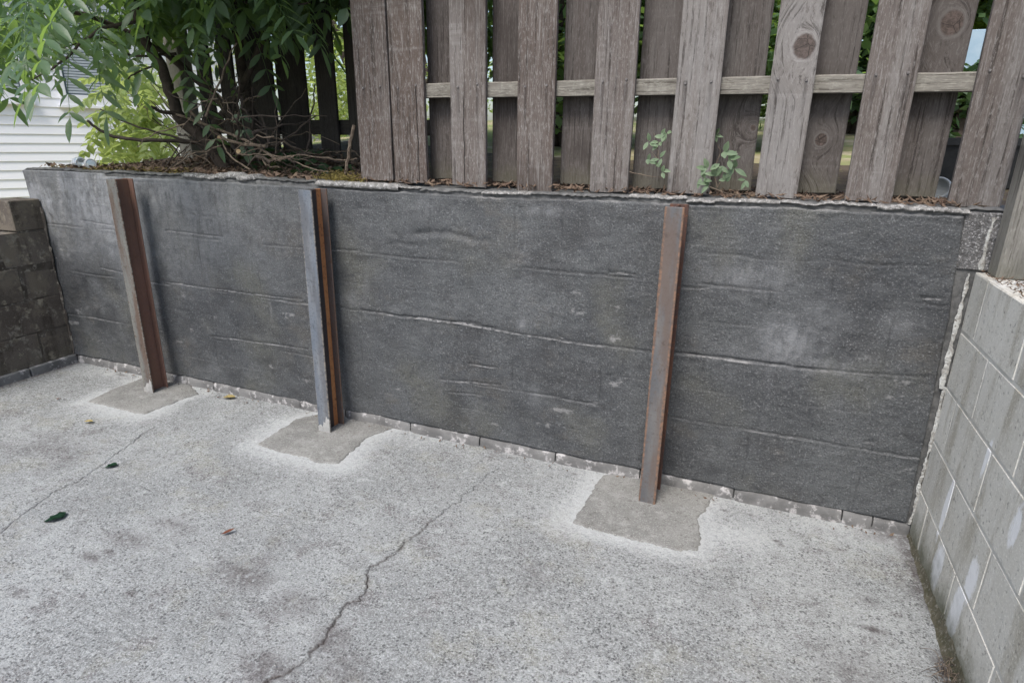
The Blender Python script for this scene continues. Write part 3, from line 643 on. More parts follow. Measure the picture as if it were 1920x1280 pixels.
# ================================================================== STEEL POSTS
def ibeam(x, rear_y, top, mats, label, d=.127, fw=.072, tf=.008, lean=0, drip=True, rot=0, leanx=0):
    e = empty('steel_post', (x, rear_y, 0), label, 'post', 'steel posts bracing the wall')
    def part(name, x0, x1, y0, y1, m, z0=-.05, z1=top, bev=.002):
        bm = bmesh.new(); box(bm, x0, x1, y0, y1, z0, z1, bev)
        for v in bm.verts: v.co.y += lean*v.co.z; v.co.x += leanx*v.co.z
        o = bobj(name, bm, m); o.parent = e; return o
    part('front_flange', -fw/2, fw/2, -d, -d+tf, mats[0])
    part('web', -.004, .004, -d+tf, -tf, mats[1])
    part('rear_flange', -fw/2, fw/2, -tf, 0, mats[2])
    if drip:
        n = 9; bm = bmesh.new(); top_ = []; bot = []
        for i in range(n):
            u = -fw/2+.001+(fw-.002)*i/(n-1); h = (.03+.075*(i/(n-1))**2)*random.uniform(.6, 1.25)
            top_.append(bm.verts.new((u+leanx*h, -d-.0016+lean*h, h+.006))); bot.append(bm.verts.new((u, -d-.0016, .004)))
        for i in range(n-1): bm.faces.new((bot[i], bot[i+1], top_[i+1], top_[i]))
        bmesh.ops.solidify(bm, geom=bm.faces[:], thickness=.0012)
        o = bobj('paint_drip', bm, M['drip']); o.parent = e
    e.rotation_euler.z = rot
    return e
ibeam(-2.655, -.095, 1.192, (M['st1f'], M['st1w'], M['st1w']), 'steel I-beam post with red rusted web and pale grey front flange', lean=.012, d=.100)
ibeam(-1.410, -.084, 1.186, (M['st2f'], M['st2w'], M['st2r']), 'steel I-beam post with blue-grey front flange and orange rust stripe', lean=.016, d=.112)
ibeam(.201, -.066, 1.190, (M['st3f'], M['st3w'], M['st3w']), 'steel I-beam post showing flat dark front flange with rusty edges', lean=.016, drip=False, fw=.068)

# ================================================================== FENCES
def board(parent, xa, xb, y, z0, z1, m, thick=.019, knot=(0, 0, 0), tilt=0, name='board', rotz=0, split=(0, 0, 0), tone=None):
    w = xb-xa; bm = bmesh.new(); nz = 14
    cs = [(-.5, -.5), (-.47, -.62), (0, -.60+random.uniform(-.06, .06)), (.47, -.62), (.5, -.5), (.5, .5), (-.5, .5)]
    rings = []; ph = random.random()*50
    for k in range(nz+1):
        z = (z1-z0)*k/nz; q = []
        for (u, v) in cs:
            du = (float(vn(np.array(z*5+ph), np.array(u*3+9)))-.5)*.004
            zz = z+((random.uniform(-.006, .005)+u*tilt*w) if k == 0 else 0)
            q.append(bm.verts.new((u*w+du, v*thick, zz)))
        rings.append(q)
    for A, B in zip(rings, rings[1:]):
        for i in range(len(cs)): j = (i+1) % len(cs); bm.faces.new((A[i], A[j], B[j], B[i]))
    bm.faces.new(rings[0][::-1]); bm.faces.new(rings[-1])
    o = bobj(name, bm, m); o.location = ((xa+xb)/2, y, z0); o.rotation_euler.z = rotz; o['knot'] = [float(v) for v in knot]; o['split'] = [float(v) for v in split]; o['tone'] = float(random.random() if tone is None else tone)
    child(o, parent); return o
fence = empty('picket_fence', (0, .1, 1.22), 'weathered grey shadowbox board fence standing on top of the coated wall', 'fence')
FRONT = [(-1.272, -1.098, 1.226, 0), (-1.088, -.922, 1.222, .05), (-.795, -.632, 1.212, -.03), (-.490, -.332, 1.205, .02), (-.172, -.018, 1.216, 0), (.134, .290, 1.219, .02), (.453, .592, 1.221, 0), (.745, .890, 1.217, -.05), (1.052, 1.197, 1.217, 0)]
KN = {6: (505, 92)}
for i, (a, b, z0, tl) in enumerate(FRONT):
    k = (0, 0, 0)
    if i == 6:
        p = on(1508, 88, 1, .06); k = (p.x-(a+b)/2, p.z-z0, .035)
    o = board(fence, a, b, .07, z0, 2.98+random.uniform(-.01, .01), M['wood'], knot=k, tilt=tl, tone=(.05, 0., .55, .12, .5, .95, 1., .75, .6)[i], split={1: (.045, .42, 1), 2: (-.02, .38, 1), 4: (.02, .2, .6)}.get(i, (0, 0, 0)))
    for dx, dz in ((-.045, 0), (.045, 0)):
        bm = bmesh.new(); bmesh.ops.create_cone(bm, cap_ends=True, segments=8, radius1=.0048, radius2=.0042, depth=.004, matrix=Matrix.Rotation(math.pi/2, 4, 'X'))
        nl = bobj('nail', bm, M['nail'], None); nl.location = ((a+b)/2+dx, .0565, 1.615+random.uniform(-.012, .012)); child(nl, fence)
BACK = [(-.950, -.80), (-.640, -.49), (-.326, -.176), (-.019, .135), (.28, .432), (.575, .722), (.885, 1.030)]
for i, (a, b) in enumerate(BACK):
    k = (0, 0, 0)
    if i == 6: p = on(1786, 40, 1, .14); k = (p.x-(a+b)/2, p.z-1.235, .034)
    if i == 5: p = on(1540, 262, 1, .14); k = (p.x-(a+b)/2, p.z-1.235, .02)
    if i == 4: p = on(1412, 238, 1, .14); k = (p.x-(a+b)/2, p.z-1.235, .011)
    board(fence, a, b, .158, 1.228+random.uniform(0, .012), 2.98, M['wood2'], knot=k)
for z in (1.606, 2.75):
    V = []; bm = bmesh.new(); n = 50
    rings = []
    for i in range(n+1):
        x = -1.25+2.5*i/n; j = .006*(float(fbm(np.array(x*14), np.array(z), 3))-.5); zz = z-.010*i/n
        rings.append([bm.verts.new((x-0, yy_, zz+dz)) for yy_, dz in ((.0825, -.028+j*.3), (.0825, .024+j), (.088, .029+j), (.146, .029+j*1.5), (.146, -.028))])
    for A, B in zip(rings, rings[1:]):
        for i in range(5): bm.faces.new((A[i], A[(i+1) % 5], B[(i+1) % 5], B[i]))
    bm.faces.new(rings[0][::-1]); bm.faces.new(rings[-1])
    o = bobj('rail', bm, M['rail']); child(o, fence)
# rail texture runs along x: rotate grain by swapping object axes
for o in [c for c in fence.children if c.name.startswith('rail')]:
    me = o.data; R = Matrix.Rotation(math.pi/2, 4, 'Y'); me.transform(R.inverted()); o.matrix_basis = R; o.matrix_parent_inverse = Matrix.Translation(fence.location).inverted(); o['knot'] = [0., 0., 0.]
bm = bmesh.new(); box(bm, -.045, .045, -.045, .045, 0, 1.8, .004); o = bobj('corner_post', bm, M['wood2']); o.location = (-1.20, .135, 1.2); o['knot'] = [0., 0., 0.]; child(o, fence)

rf = empty('board_fence', (1.25, -.6, 1.016), 'weathered board fence with square timber post on the pale block wall', 'fence')
bm = bmesh.new(); box(bm, -.045, .045, -.045, .045, 0, 1.95, .006); o = bobj('timber_post', bm, M['post_wood']); o.location = (1.228, -.062, 1.012); o['knot'] = [0., 0., 0.]; child(o, rf)
for i in range(5):
    board(rf, 1.225-.07, 1.225+.07, -.36-.30*i, 1.02-.0*i, 2.98, M['post_wood'] if i % 2 == 0 else M['wood'], rotz=-math.pi/2)
for zq in (1.6, 2.7):
    bm = bmesh.new(); box(bm, -.02, .02, -.045, .045, -.75, .75, .003); o = bobj('rail', bm, M['post_wood']); o.rotation_euler.x = math.pi/2; o.location = (1.265, -.86, zq); o['knot'] = [0., 0., 0.]; child(o, rf)

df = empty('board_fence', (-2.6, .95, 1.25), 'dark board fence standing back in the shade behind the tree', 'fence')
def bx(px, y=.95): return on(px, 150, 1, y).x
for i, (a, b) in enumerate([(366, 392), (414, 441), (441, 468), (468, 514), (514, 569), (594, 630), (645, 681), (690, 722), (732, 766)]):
    x0, x1_ = bx(a), bx(b); board(df, x0, x1_-.006, .95+(.0 if i % 2 else .03), th((x0+x1_)/2, .95)-.02, 3.0, M['wood_shaded'])
xa, xb_ = bx(317, .80), bx(355, .80); o = None
bm = bmesh.new(); box(bm, -.055, .055, -.055, .055, 0, 1.75, .005); o = bobj('timber_post', bm, M['post_wood']); o.location = ((xa+xb_)/2, .82, 1.15); o['knot'] = [0., 0., 0.]; child(o, df)
R = Matrix.Rotation(math.pi/2, 4, 'Y')
for zq in (1.47, 2.6):
    bm = bmesh.new(); box(bm, -.045, .045, -.02, .02, -1.0, 1.0, .003); o = bobj('rail', bm, M['wood_shaded']); o.matrix_basis = Matrix.Translation((-2.35, 1.0, zq)) @ R; o['knot'] = [0., 0., 0.]; o.parent = df; o.matrix_parent_inverse = Matrix.Translation(df.location).inverted()

# ================================================================== HOUSE
ang = math.radians(29.6); HD = Vector((math.sin(ang), math.cos(ang), 0)); HN = Vector((HD.y, -HD.x, 0))
hx = math.atan2(HD.y, HD.x)
house = empty('house', (-8.7, 2.5, .6), 'white clapboard house with two windows behind the tree', 'house')
house.rotation_euler.z = hx
def hpart(name, bm, m, parent=None):
    o = bobj(name, bm, m); o.parent = parent or house; return o
EXP = .112; z00 = .63-.6
me = None
for k in range(-4, 26):
    if me is None:
        bm = bmesh.new(); q = []
        for x in (-5, 3.4):
            q.append([bm.verts.new(c) for c in ((x, -.022, 0), (x, -.018, -.003), (x, 0, -.003), (x, 0, EXP+.01), (x, -.006, EXP+.004))])
        for i in range(5): bm.faces.new((q[0][i], q[1][i], q[1][(i+1) % 5], q[0][(i+1) % 5]))
        bm.faces.new(q[0][::-1]); bm.faces.new(q[1]); bmesh.ops.recalc_face_normals(bm, faces=bm.faces[:])
        me = bpy.data.meshes.new('siding_board'); bm.to_mesh(me); bm.free(); me.materials.append(M['siding'])
    o = link(bpy.data.objects.new('siding_board', me)); o.location.z = z00+k*EXP; o.parent = house
bm = bmesh.new(); box(bm, -5, 3.4, .002, 6, -.6, 3.0); hpart('wall', bm, M['siding'])
bm = bmesh.new()
for x in (-5.4, 3.8):
    for y, z in ((-.45, 2.92), (3, 4.6), (6.45, 2.92), (6.45, 2.8), (3, 4.45), (-.45, 2.8)): bm.verts.new((x, y, z))
bm.verts.ensure_lookup_table()
for i in range(6): j = (i+1) % 6; bm.faces.new((bm.verts[i], bm.verts[j], bm.verts[j+6], bm.verts[i+6]))
bm.faces.new([bm.verts[i] for i in range(5, -1, -1)]); bm.faces.new([bm.verts[i+6] for i in range(6)])
hpart('roof', bm, M['roof'])
for (s0, s1, zs, zt) in ((-.75, .58, 1.80, 2.95), (.90, 1.85, 1.78, 2.95)):
    zs -= .6; zt -= .6
    bm = bmesh.new(); f = .07
    box(bm, s0, s0+f, -.07, 0, zs, zt, .004); box(bm, s1-f, s1, -.07, 0, zs, zt, .004); box(bm, s0+f, s1-f, -.07, 0, zt-f, zt, .004); box(bm, s0+f, s1-f, -.07, 0, zs, zs+.13, .004)
    box(bm, s0+f, s1-f, -.055, 0, (zs+zt)/2+.1, (zs+zt)/2+.14, .003)
    wf = hpart('window', bm, M['trim'])
    bm = bmesh.new(); box(bm, s0-.04, s1+.04, -.10, 0, zs-.035, zs-.002, .004); hpart('sill', bm, M['trim'], wf)
    bm = bmesh.new(); box(bm, s0+f, s1-f, -.032, -.028, zs+.13, zt-f); hpart('pane', bm, M['glass'], wf)
    bm = bmesh.new()
    for i in range(26): z = zs+.15+i*.034; box(bm, s0+f+.02, s1-f-.02, -.0445, -.0435, z, z+.024)
    tag(hpart('blind', bm, M['blind'], wf), kind='stuff')

# ================================================================== VEGETATION
def add_leaflet(bm, base, d, up, L, Wd, curl=.15, fold=.25):
    d = d.normalized(); s = d.cross(up).normalized(); n = s.cross(d)
    mid = []; lft = []; rgt = []
    for t, w in ((0, .05), (.3, .85), (.6, .9), (.85, .45)):
        c = base+d*(L*t)-n*(curl*L*t*t); mid.append(bm.verts.new(c))
        lft.append(bm.verts.new(c+s*Wd*.5*w+n*fold*Wd*.5*w)); rgt.append(bm.verts.new(c-s*Wd*.5*w+n*fold*Wd*.5*w))
    tip = bm.verts.new(base+d*L-n*curl*L)
    for i in range(3):
        bm.faces.new((mid[i], mid[i+1], lft[i+1], lft[i])); bm.faces.new((mid[i], rgt[i], rgt[i+1], mid[i+1]))
    bm.faces.new((mid[3], tip, lft[3])); bm.faces.new((mid[3], rgt[3], tip))
def compound(bm, M4, L=.42, pairs=6, ll=.12, lw=.036, droop=.35, rad=.0022, jit=.25):
    # leaf grows along local +x, up +z
    pts = [Vector((L*t, 0, -droop*L*t*t)) for t in (0, .25, .5, .75, 1)]
    tube(bm, [M4 @ p for p in pts], [rad, rad, rad*.8, rad*.6, rad*.4], 4)
    R3 = M4.to_3x3()
    for i in range(pairs):
        t = .22+.74*i/(pairs-1); p = Vector((L*t, 0, -droop*L*t*t)); k = (1-.35*abs(t-.5)/.5)
        for sgn in (-1, 1):
            d = Vector((.45+random.uniform(-jit, jit), sgn*1., -.25-.35*random.random())); up = Vector((0, random.uniform(-.25, .25), 1))
            add_leaflet(bm, M4 @ p, R3 @ d, R3 @ up, ll*k*random.uniform(.85, 1.1), lw*random.uniform(.85, 1.1), .12+.2*random.random())
    add_leaflet(bm, M4 @ pts[-1], R3 @ Vector((1, 0, -.4)), R3 @ Vector((0, 0, 1)), ll, lw)
def orient(loc, az, el, roll=0):
    return Matrix.Translation(loc) @ Euler((roll, -el, az), 'XYZ').to_matrix().to_4x4()
LM = []
for k in range(7):
    bm = bmesh.new(); compound(bm, Matrix(), L=random.uniform(.36, .46), pairs=random.choice((6, 7, 8)), droop=random.uniform(.15, .6), ll=random.uniform(.11, .15), lw=random.uniform(.030, .040))
    me = bpy.data.meshes.new('leaf'); bm.normal_update(); bm.to_mesh(me); bm.free(); me.materials.append(M['leaf'])
    me.polygons.foreach_set('use_smooth', [True]*len(me.polygons)); LM.append(me)
tree = empty('tree', (-2.55, .5, 1.2), 'leafy tree with drooping compound leaves growing behind the wall', 'tree')
TB = Vector((-2.45, .50, 1.15))
bm = bmesh.new()
def px3(pts): return [on(a, b, 1, y) for a, b, y in pts]
tube(bm, smooth_path([TB+Vector((.0, 0, -.1))]+px3([(385, 262, .48), (340, 225, .42), (318, 170, .38), (300, 120, .35), (278, 90, .3), (262, 40, .2), (230, -40, .1), (170, -150, 0)]), 4, .004), np.linspace(.040, .016, 33), 8)
tube(bm, smooth_path([TB+Vector((.05, .02, -.1))]+px3([(450, 260, .55), (420, 200, .55), (360, 140, .5), (300, 95, .45), (240, 60, .4), (160, 30, .2), (60, 20, .0)]), 4, .004), np.linspace(.032, .010, 29), 8)
tube(bm, smooth_path([TB+Vector((.2, .15, -.1))]+px3([(478, 235, .75), (462, 160, .72), (448, 90, .7), (440, 0, .6), (430, -120, .5)]), 4, .004), np.linspace(.034, .02, 21), 8)
tube(bm, smooth_path([TB+Vector((.1, .1, -.1))]+px3([(405, 250, .5), (440, 190, .62), (500, 60, .6), (560, -60, .4)]), 4, .004), np.linspace(.028, .014, 17), 8)
bobj('trunk', bm, M['bark'], tree, True)
for pts, r0, r1_ in [([(375, 268, .45), (300, 265, .3), (225, 258, .2), (190, 245, .15), (163, 226, .1)], .012, .007), ([(390, 275, .45), (320, 255, .35), (250, 235, .25), (188, 205, .2)], .008, .004), ([(345, 215, .42), (300, 208, .3), (283, 200, .25)], .013, .008), ([(330, 100, .4), (250, 105, .3), (190, 70, .2), (120, 90, 0)], .008, .003), ([(262, 40, .2), (180, 60, .0), (110, 120, -.15), (60, 150, -.2)], .010, .003), ([(300, 120, .35), (250, 140, .3), (235, 160, .3)], .006, .003), ([(440, 0, .6), (520, 10, .4), (580, 5, .3)], .01, .004)]:
    bm = bmesh.new(); P = smooth_path(px3(pts), 5, .003); tube(bm, P, np.linspace(r0, r1_, len(P)), 6); bobj('branch', bm, M['bark'], tree, True)
def low(px): return np.interp(px, [-260, 0, 40, 100, 160, 210, 240, 300, 380, 430, 520, 570, 610], [130, 55, 60, 85, 80, 70, 50, 40, 60, 10, -10, -40, -80])
random.seed(21)
cnt = 0; PL = []
while cnt < 255:
    px = random.uniform(-160, 600); top = -170; lo = float(low(px))
    py = lo-(random.random()**1.25)*(lo-top)
    y = random.uniform(-.45, .75) if px < 260 else random.uniform(.1, .8)
    p = on(px, py, 1, y); PL.append(p); cnt += 1
for p in PL:
    o = link(bpy.data.objects.new('leaf', random.choice(LM)))
    o.matrix_basis = orient(p-Vector((0, 0, -.05)), random.uniform(0, 2*math.pi), random.uniform(-1.0, .25), random.uniform(-.5, .5)) @ Matrix.Scale(random.uniform(.75, 1.05), 4)
    child(o, tree)
# fronds that can be made out one by one
for px, py, y, az, el, sc in [(120, -20, -.5, -2.2, -.6, 1), (40, 95, -.5, -1.9, -.8, .8), (150, 45, -.4, -1.2, -.7, .85), (160, -30, -.55, -1.6, -.5, 1), (345, 120, .3, -.4, -.75, .9), (200, 20, -.2, -1.4, -.9, 1), (60, -20, -.55, -.9, -.5, 1)]:
    o = link(bpy.data.objects.new('leaf', random.choice(LM))); o.matrix_basis = orient(on(px, py, 1, y), az, el, random.uniform(-.3, .3)) @ Matrix.Scale(sc, 4); child(o, tree)
bm = bmesh.new(); random.seed(5)  # unseen crown mass overhead, filled out to shade the fence and stems below
for k in range(2300):
    x = random.uniform(-3.2, -.9); y = random.uniform(-.5, 2.2); z = random.uniform(2.25, 3.7)
    if ((x+2.0)/1.1)**2+((y-.75)/1.3)**2+((z-2.9)/.95)**2 > 1: continue
    compound(bm, orient((x, y, z), random.uniform(0, 6.3), random.uniform(-.8, .3), random.uniform(-.4, .4)), pairs=4, ll=.15, lw=.055, L=.38, rad=.002)
tag(bobj('crown', bm, M['leaf'], tree, True), kind='stuff')

# sunlit shrub between the tree and the house
random.seed(31)
shrub = empty('shrub', (-4.3, 1.9, 1.0), 'bright yellow-green shrub in front of the white siding', 'shrub')
bm = bmesh.new(); SB = Vector((-4.1, 1.9, .85))
for k in range(14):
    e = on(random.uniform(200, 320), random.uniform(140, 290), 1, 1.9+random.uniform(-.4, .4)); P = smooth_path([SB+Vector((random.uniform(-.2, .2), random.uniform(-.2, .2), 0)), SB.lerp(e, .5)+Vector((0, 0, .1)), e], 4, .006); tube(bm, P, np.linspace(.01, .003, len(P)), 5)
bobj('stem', bm, M['bark'], shrub)
BM_ = []
for k in range(4):
    bm = bmesh.new(); compound(bm, Matrix(), L=.30, pairs=5, ll=.11, lw=.062, droop=.4, jit=.4)
    me = bpy.data.meshes.new('leaf'); bm.to_mesh(me); bm.free(); me.materials.append(M['leafy']); BM_.append(me)
for k in range(95):
    px = random.gauss(258, 36); py = random.uniform(120, 312)
    if px < 175 or px > 335: continue
    o = link(bpy.data.objects.new('leaf', random.choice(BM_))); o.matrix_basis = orient(on(px, py, 1, random.uniform(1.4, 2.4)), random.uniform(0, 6.3), random.uniform(-.9, .3), random.uniform(-.6, .6)); child(o, shrub)

# brush, dead stems and undergrowth on the wall top
random.seed(41)
pile = empty('brush_pile', (-2.2, .3, 1.22), 'tangle of dead twigs and cut stems heaped at the foot of the tree', 'brush pile')
def litter_z(x, y): return max(th(x, y), 1.205) if y > .15 else float(wtop(np.array(x)))
for k in range(125):
    px = random.gauss(450, 72); px = min(max(px, 335), 650); y = random.uniform(.12, .6); hmax = 120*math.exp(-((px-420)/80)**2)+22
    a = on(px, 305-random.random()*hmax, 1, y); d = Vector((random.gauss(.2, .6), random.gauss(0, .25), random.gauss(-.05, .35))).normalized()*random.uniform(.12, .45)
    c = a+d*.5+Vector((0, 0, random.uniform(-.02, .06))); e = a+d
    for q in (a, c, e): q.z = max(q.z, litter_z(q.x, q.y)+.004); q.y = max(q.y, .02)
    bm = bmesh.new(); P = smooth_path([a, c, e], 4, .005); r0 = random.choice((.002, .003, .004, .007)); tube(bm, P, np.linspace(r0, r0*.5, len(P)), 5)
    bobj('twig', bm, M['dry'] if random.random() < .35 else M['bark'], pile)
for pts, rr in [([(500, 300, .2), (560, 292, .2), (640, 300, .2), (670, 298, .2)], .003), ([(440, 290, .2), (520, 293, .15), (590, 318, .1), (620, 322, .1)], .003), ([(648, 330, .1), (655, 280, .1), (664, 235, .1)], .008), ([(415, 262, .3), (430, 290, .2), (470, 318, .1)], .004), ([(330, 215, .3), (400, 240, .3), (470, 268, .25), (520, 300, .2)], .007), ([(345, 200, .35), (420, 260, .3), (500, 275, .2)], .008)]:
    bm = bmesh.new(); P = smooth_path(px3(pts), 6, .002); tube(bm, P, rr, 6); bobj('twig', bm, M['dry'], pile)
for (px, py, y, dx) in ((412, 258, .30, .12), (447, 284, .25, .14)):
    p = on(px, py, 1, y); bm = bmesh.new(); q = p+Vector((-.16, .14, -.06)); tube(bm, [q, p.lerp(q, .4), p], [.015, .014, .0135], 10); st = bobj('cut_stem', bm, M['bark'], pile)
    bm = bmesh.new(); d = (p-q).normalized(); tube(bm, [p-d*.001, p+d*.0012], .0125, 12); bobj('cut_face', bm, M['cut'], st)
# curled dead leaves and needles
def scatter(name, n, fn, size, m, label=None, cat=None, long=1.6, par=None):
    vs, fs = [], []
    for k in range(n):
        p = fn(); L = random.uniform(*size); a = random.uniform(0, 6.3); e = random.uniform(-.7, .7)
        d = Vector((math.cos(a)*math.cos(e), math.sin(a)*math.cos(e), math.sin(e)))*L; s = d.cross(Vector((random.gauss(0, .5), random.gauss(0, .5), 1))).normalized()*L/long*.5; u = d.cross(s).normalized()*L*.15
        b = len(vs); vs += [p-d*.5, p+s+u, p+d*.5, p-s+u]; fs.append((b, b+1, b+2)); fs.append((b, b+2, b+3))
    me = bpy.data.meshes.new(name); me.from_pydata([tuple(v) for v in vs], [], fs); o = mesh_obj(name, me, m, par)
    if label: tag(o, label, cat)
    return tag(o, kind='stuff')
def lp1():
    x = random.uniform(-3.6, -1.25); y = random.uniform(.05, .8); return Vector((x, y, litter_z(x, y)+random.uniform(.001, .03)))
def lp2():
    x = random.uniform(-1.3, 1.15); y = random.uniform(.02, .5); return Vector((x, y, (litter_z(x, y) if y > .2 else 1.215)+random.uniform(.003, .02)))
scatter('leaf_litter', 2600, lp1, (.015, .05), M['litter'], 'brown dead leaf litter along the wall top under the tree', 'leaf litter')
scatter('needle_litter', 2600, lp2, (.02, .06), M['litter'], 'reddish dry needles and leaves under the picket fence', 'leaf litter', 7)
def lp3():
    p = on(random.gauss(640, 22), 330, 1, random.uniform(.0, .16)); p.z = float(wtop(np.array(p.x)))+.012+abs(random.gauss(0, .014)); return p
scatter('moss_clump', 900, lp3, (.008, .024), M['moss'], 'golden yellow moss clump on the pale wall cap beside the first fence board', 'moss', 3)
def lp4():
    x = random.uniform(-3.5, -2.4); y = random.uniform(.03, .2); return Vector((x, y, 1.214+abs(random.gauss(0, .012))))
scatter('moss_clump', 900, lp4, (.01, .035), M['moss'], 'ragged olive moss and straw along the wall edge near the cans', 'moss', 4)
# undergrowth at the dark fence foot
random.seed(51)
for i, (px, py, y, n, lab) in enumerate([(520, 300, .62, 9, 'dark leafy undergrowth plant at the foot of the dark fence'), (610, 300, .5, 10, 'dark leafy undergrowth plant between dead stems and first fence board')]):
    p = on(px, py, 1, y); p.z = th(p.x, p.y); e = empty('undergrowth_plant', p, lab, 'plant')
    for k in range(n):
        bm = bmesh.new(); compound(bm, orient(Vector((random.gauss(0, .05), random.gauss(0, .05), 0)), random.uniform(0, 6.3), random.uniform(.1, 1.0)), L=random.uniform(.15, .28), pairs=4, ll=.08, lw=.045, droop=.7)
        o = bobj('leaf', bm, M['fern']); o.parent = e
# pale upright broken stem with hanging leaf
bm = bmesh.new(); p = [on(*q) for q in [(440, 190, 1, .4), (465, 225, 1, .36), (480, 260, 1, .32)]]
compound(bm, Matrix(), L=.2, pairs=3, ll=.08, lw=.05)
o = bobj('leaf', bm, M['vine'], None); o.matrix_basis = orient(on(450, 205, 1, .35), -.6, -1.0); o.name = 'leaf'; child(o, tree)
# vines on the fence
def vine(stems, leaves, label):
    b = on(*stems[0][0][:2], 1, stems[0][0][2]); b.z = 1.222; e = empty('vine', b, label, 'vine', 'vines growing up the fence boards')
    for st in stems:
        bm = bmesh.new(); P = smooth_path(px3(st), 5, .001); tube(bm, P, np.linspace(.0018, .0009, len(P)), 5); bobj('stem', bm, M['dry'], e)
    for (px, py, y, s) in leaves:
        for k in range(3):
            bm = bmesh.new(); a = [-.2, 1.1, -1.4][k]+random.uniform(-.4, .4)+random.choice((0, math.pi))
            d = Vector((math.cos(a), -.45+random.uniform(-.2, .2), math.sin(a)*.8)); add_leaflet(bm, Vector((0, 0, 0)), d, Vector((0, -1, .5)), s*random.uniform(.65, 1.25), s*random.uniform(.42, .58), random.uniform(-.1, .35), .3)
            o = bobj('leaf', bm, M['vine']); o.location = on(px+random.uniform(-3, 3), py+random.uniform(-3, 3), 1, y); child(o, e)
random.seed(61)
vine([[(1250, 330, .05), (1235, 300, .045), (1232, 265, .04), (1225, 248, .04)], [(1235, 300, .045), (1222, 285, .04)], [(1180, 322, .05), (1215, 330, .04), (1245, 333, .04)]],
     [(1218, 268, .04, .034), (1243, 255, .04, .034), (1235, 268, .04, .03), (1216, 300, .04, .034), (1238, 298, .04, .034), (1240, 322, .04, .036), (1228, 310, .04, .03), (1250, 250, .04, .03)], 'small pale green vine climbing beside the board left of the rust-edged post')
vine([[(1345, 352, .04), (1340, 320, .03), (1350, 285, .03), (1345, 272, .03)], [(1345, 352, .04), (1365, 318, .03), (1378, 310, .03)], [(1330, 350, .04), (1370, 364, .02), (1420, 362, .03)]],
     [(1326, 315, .03, .04), (1340, 330, .03, .04), (1332, 345, .03, .036), (1358, 285, .03, .042), (1350, 310, .03, .04), (1378, 318, .03, .045), (1368, 300, .03, .04), (1362, 340, .03, .036), (1398, 338, .03, .03), (1318, 335, .03, .036), (1342, 252, .1, .03)], 'larger pale green vine sprawling over the foot of the board above the rust-edged post')

# background trees and hedges
random.seed(71)
def back_tree(name, x, y, h, rx, n, label, m, size=(.05, .11), z0=None, trunk=True, cat='tree'):
    zb_ = th(x, y) if z0 is None else z0; e = empty(name, (x, y, zb_), label, cat)
    bm = bmesh.new()
    for k in range(3):
        P = smooth_path([(x+random.uniform(-.1, .1), y, zb_-.1), (x+random.uniform(-.3, .3)*rx, y, zb_+h*.4), (x+random.uniform(-.6, .6)*rx, y, zb_+h*.8)], 4, .02); tube(bm, P, np.linspace(.07, .02, len(P)), 6)
    bobj('trunk', bm, M['bark'], e)
    cl = [(Vector((random.uniform(-1, 1)*rx*.75, random.uniform(-1, 1)*rx*.5, h*random.uniform(.12, .95))), random.uniform(.25, .5)*rx) for _ in range(26)]
    vs, fs = [], []
    for k in range(n):
        c, r_ = random.choice(cl); d = Vector((random.gauss(0, 1), random.gauss(0, 1), random.gauss(0, 1))).normalized()*r_*random.random()**.4; p = Vector((x, y, zb_))+c+d
        L = random.uniform(*size); a = Vector((random.gauss(0, 1), random.gauss(0, 1), random.gauss(-.3, .6))).normalized()*L; s = a.cross(Vector((random.gauss(0, .6), random.gauss(0, .6), 1))).normalized()*L*.28
        b = len(vs); vs += [p, p+a*.5+s, p+a, p+a*.5-s]; fs.append((b, b+1, b+2, b+3))
    me = bpy.data.meshes.new('crown'); me.from_pydata([tuple(v) for v in vs], [], fs); tag(mesh_obj('crown', me, m, e), kind='stuff')
back_tree('hedge_tree', -4.7, 4.6, 3.2, 1.4, 9000, 'sunlit yellow-green tree beyond the dark fence', M['leafy'], z0=.9)
back_tree('hedge_tree', -.9, 5.6, 3.0, 1.7, 8000, 'leafy tree behind the middle boards of the picket fence', M['bleaf'])
back_tree('hedge_tree', 1.7, 7.5, 3.0, 1.8, 8000, 'leafy tree behind the right boards of the picket fence', M['bleaf'])
back_tree('hedge_tree', 4.6, 7.0, 3.2, 1.9, 8000, 'leafy tree above the pale blue panel', M['bleaf'])
back_tree('hedge_tree', -5.8, 8.5, 4.0, 2.2, 6000, 'leafy tree behind the white house corner', M['bleaf'])

for i_, (x_, y_, m_, lab_) in enumerate([(-1.1, 2.5, 'leaf', 'dense dark bush behind the two joined fence boards'), (.1, 2.7, 'leaf', 'dense dark bush behind the fence above the rust-edged post'), (1.15, 4.4, 'fern', 'dark bush behind the knotted fence board'), (2.6, 4.6, 'bleaf', 'green bush over the pale blue panel')]):
    back_tree('bush', x_, y_, 2.2, 1.0, 9000, lab_, M[m_], cat='bush', size=(.06, .13))
back_tree('bush', 1.62, 2.45, .55, .34, 2500, 'low dark bush in front of the pale blue panel', M['fern'], cat='bush', size=(.04, .08))
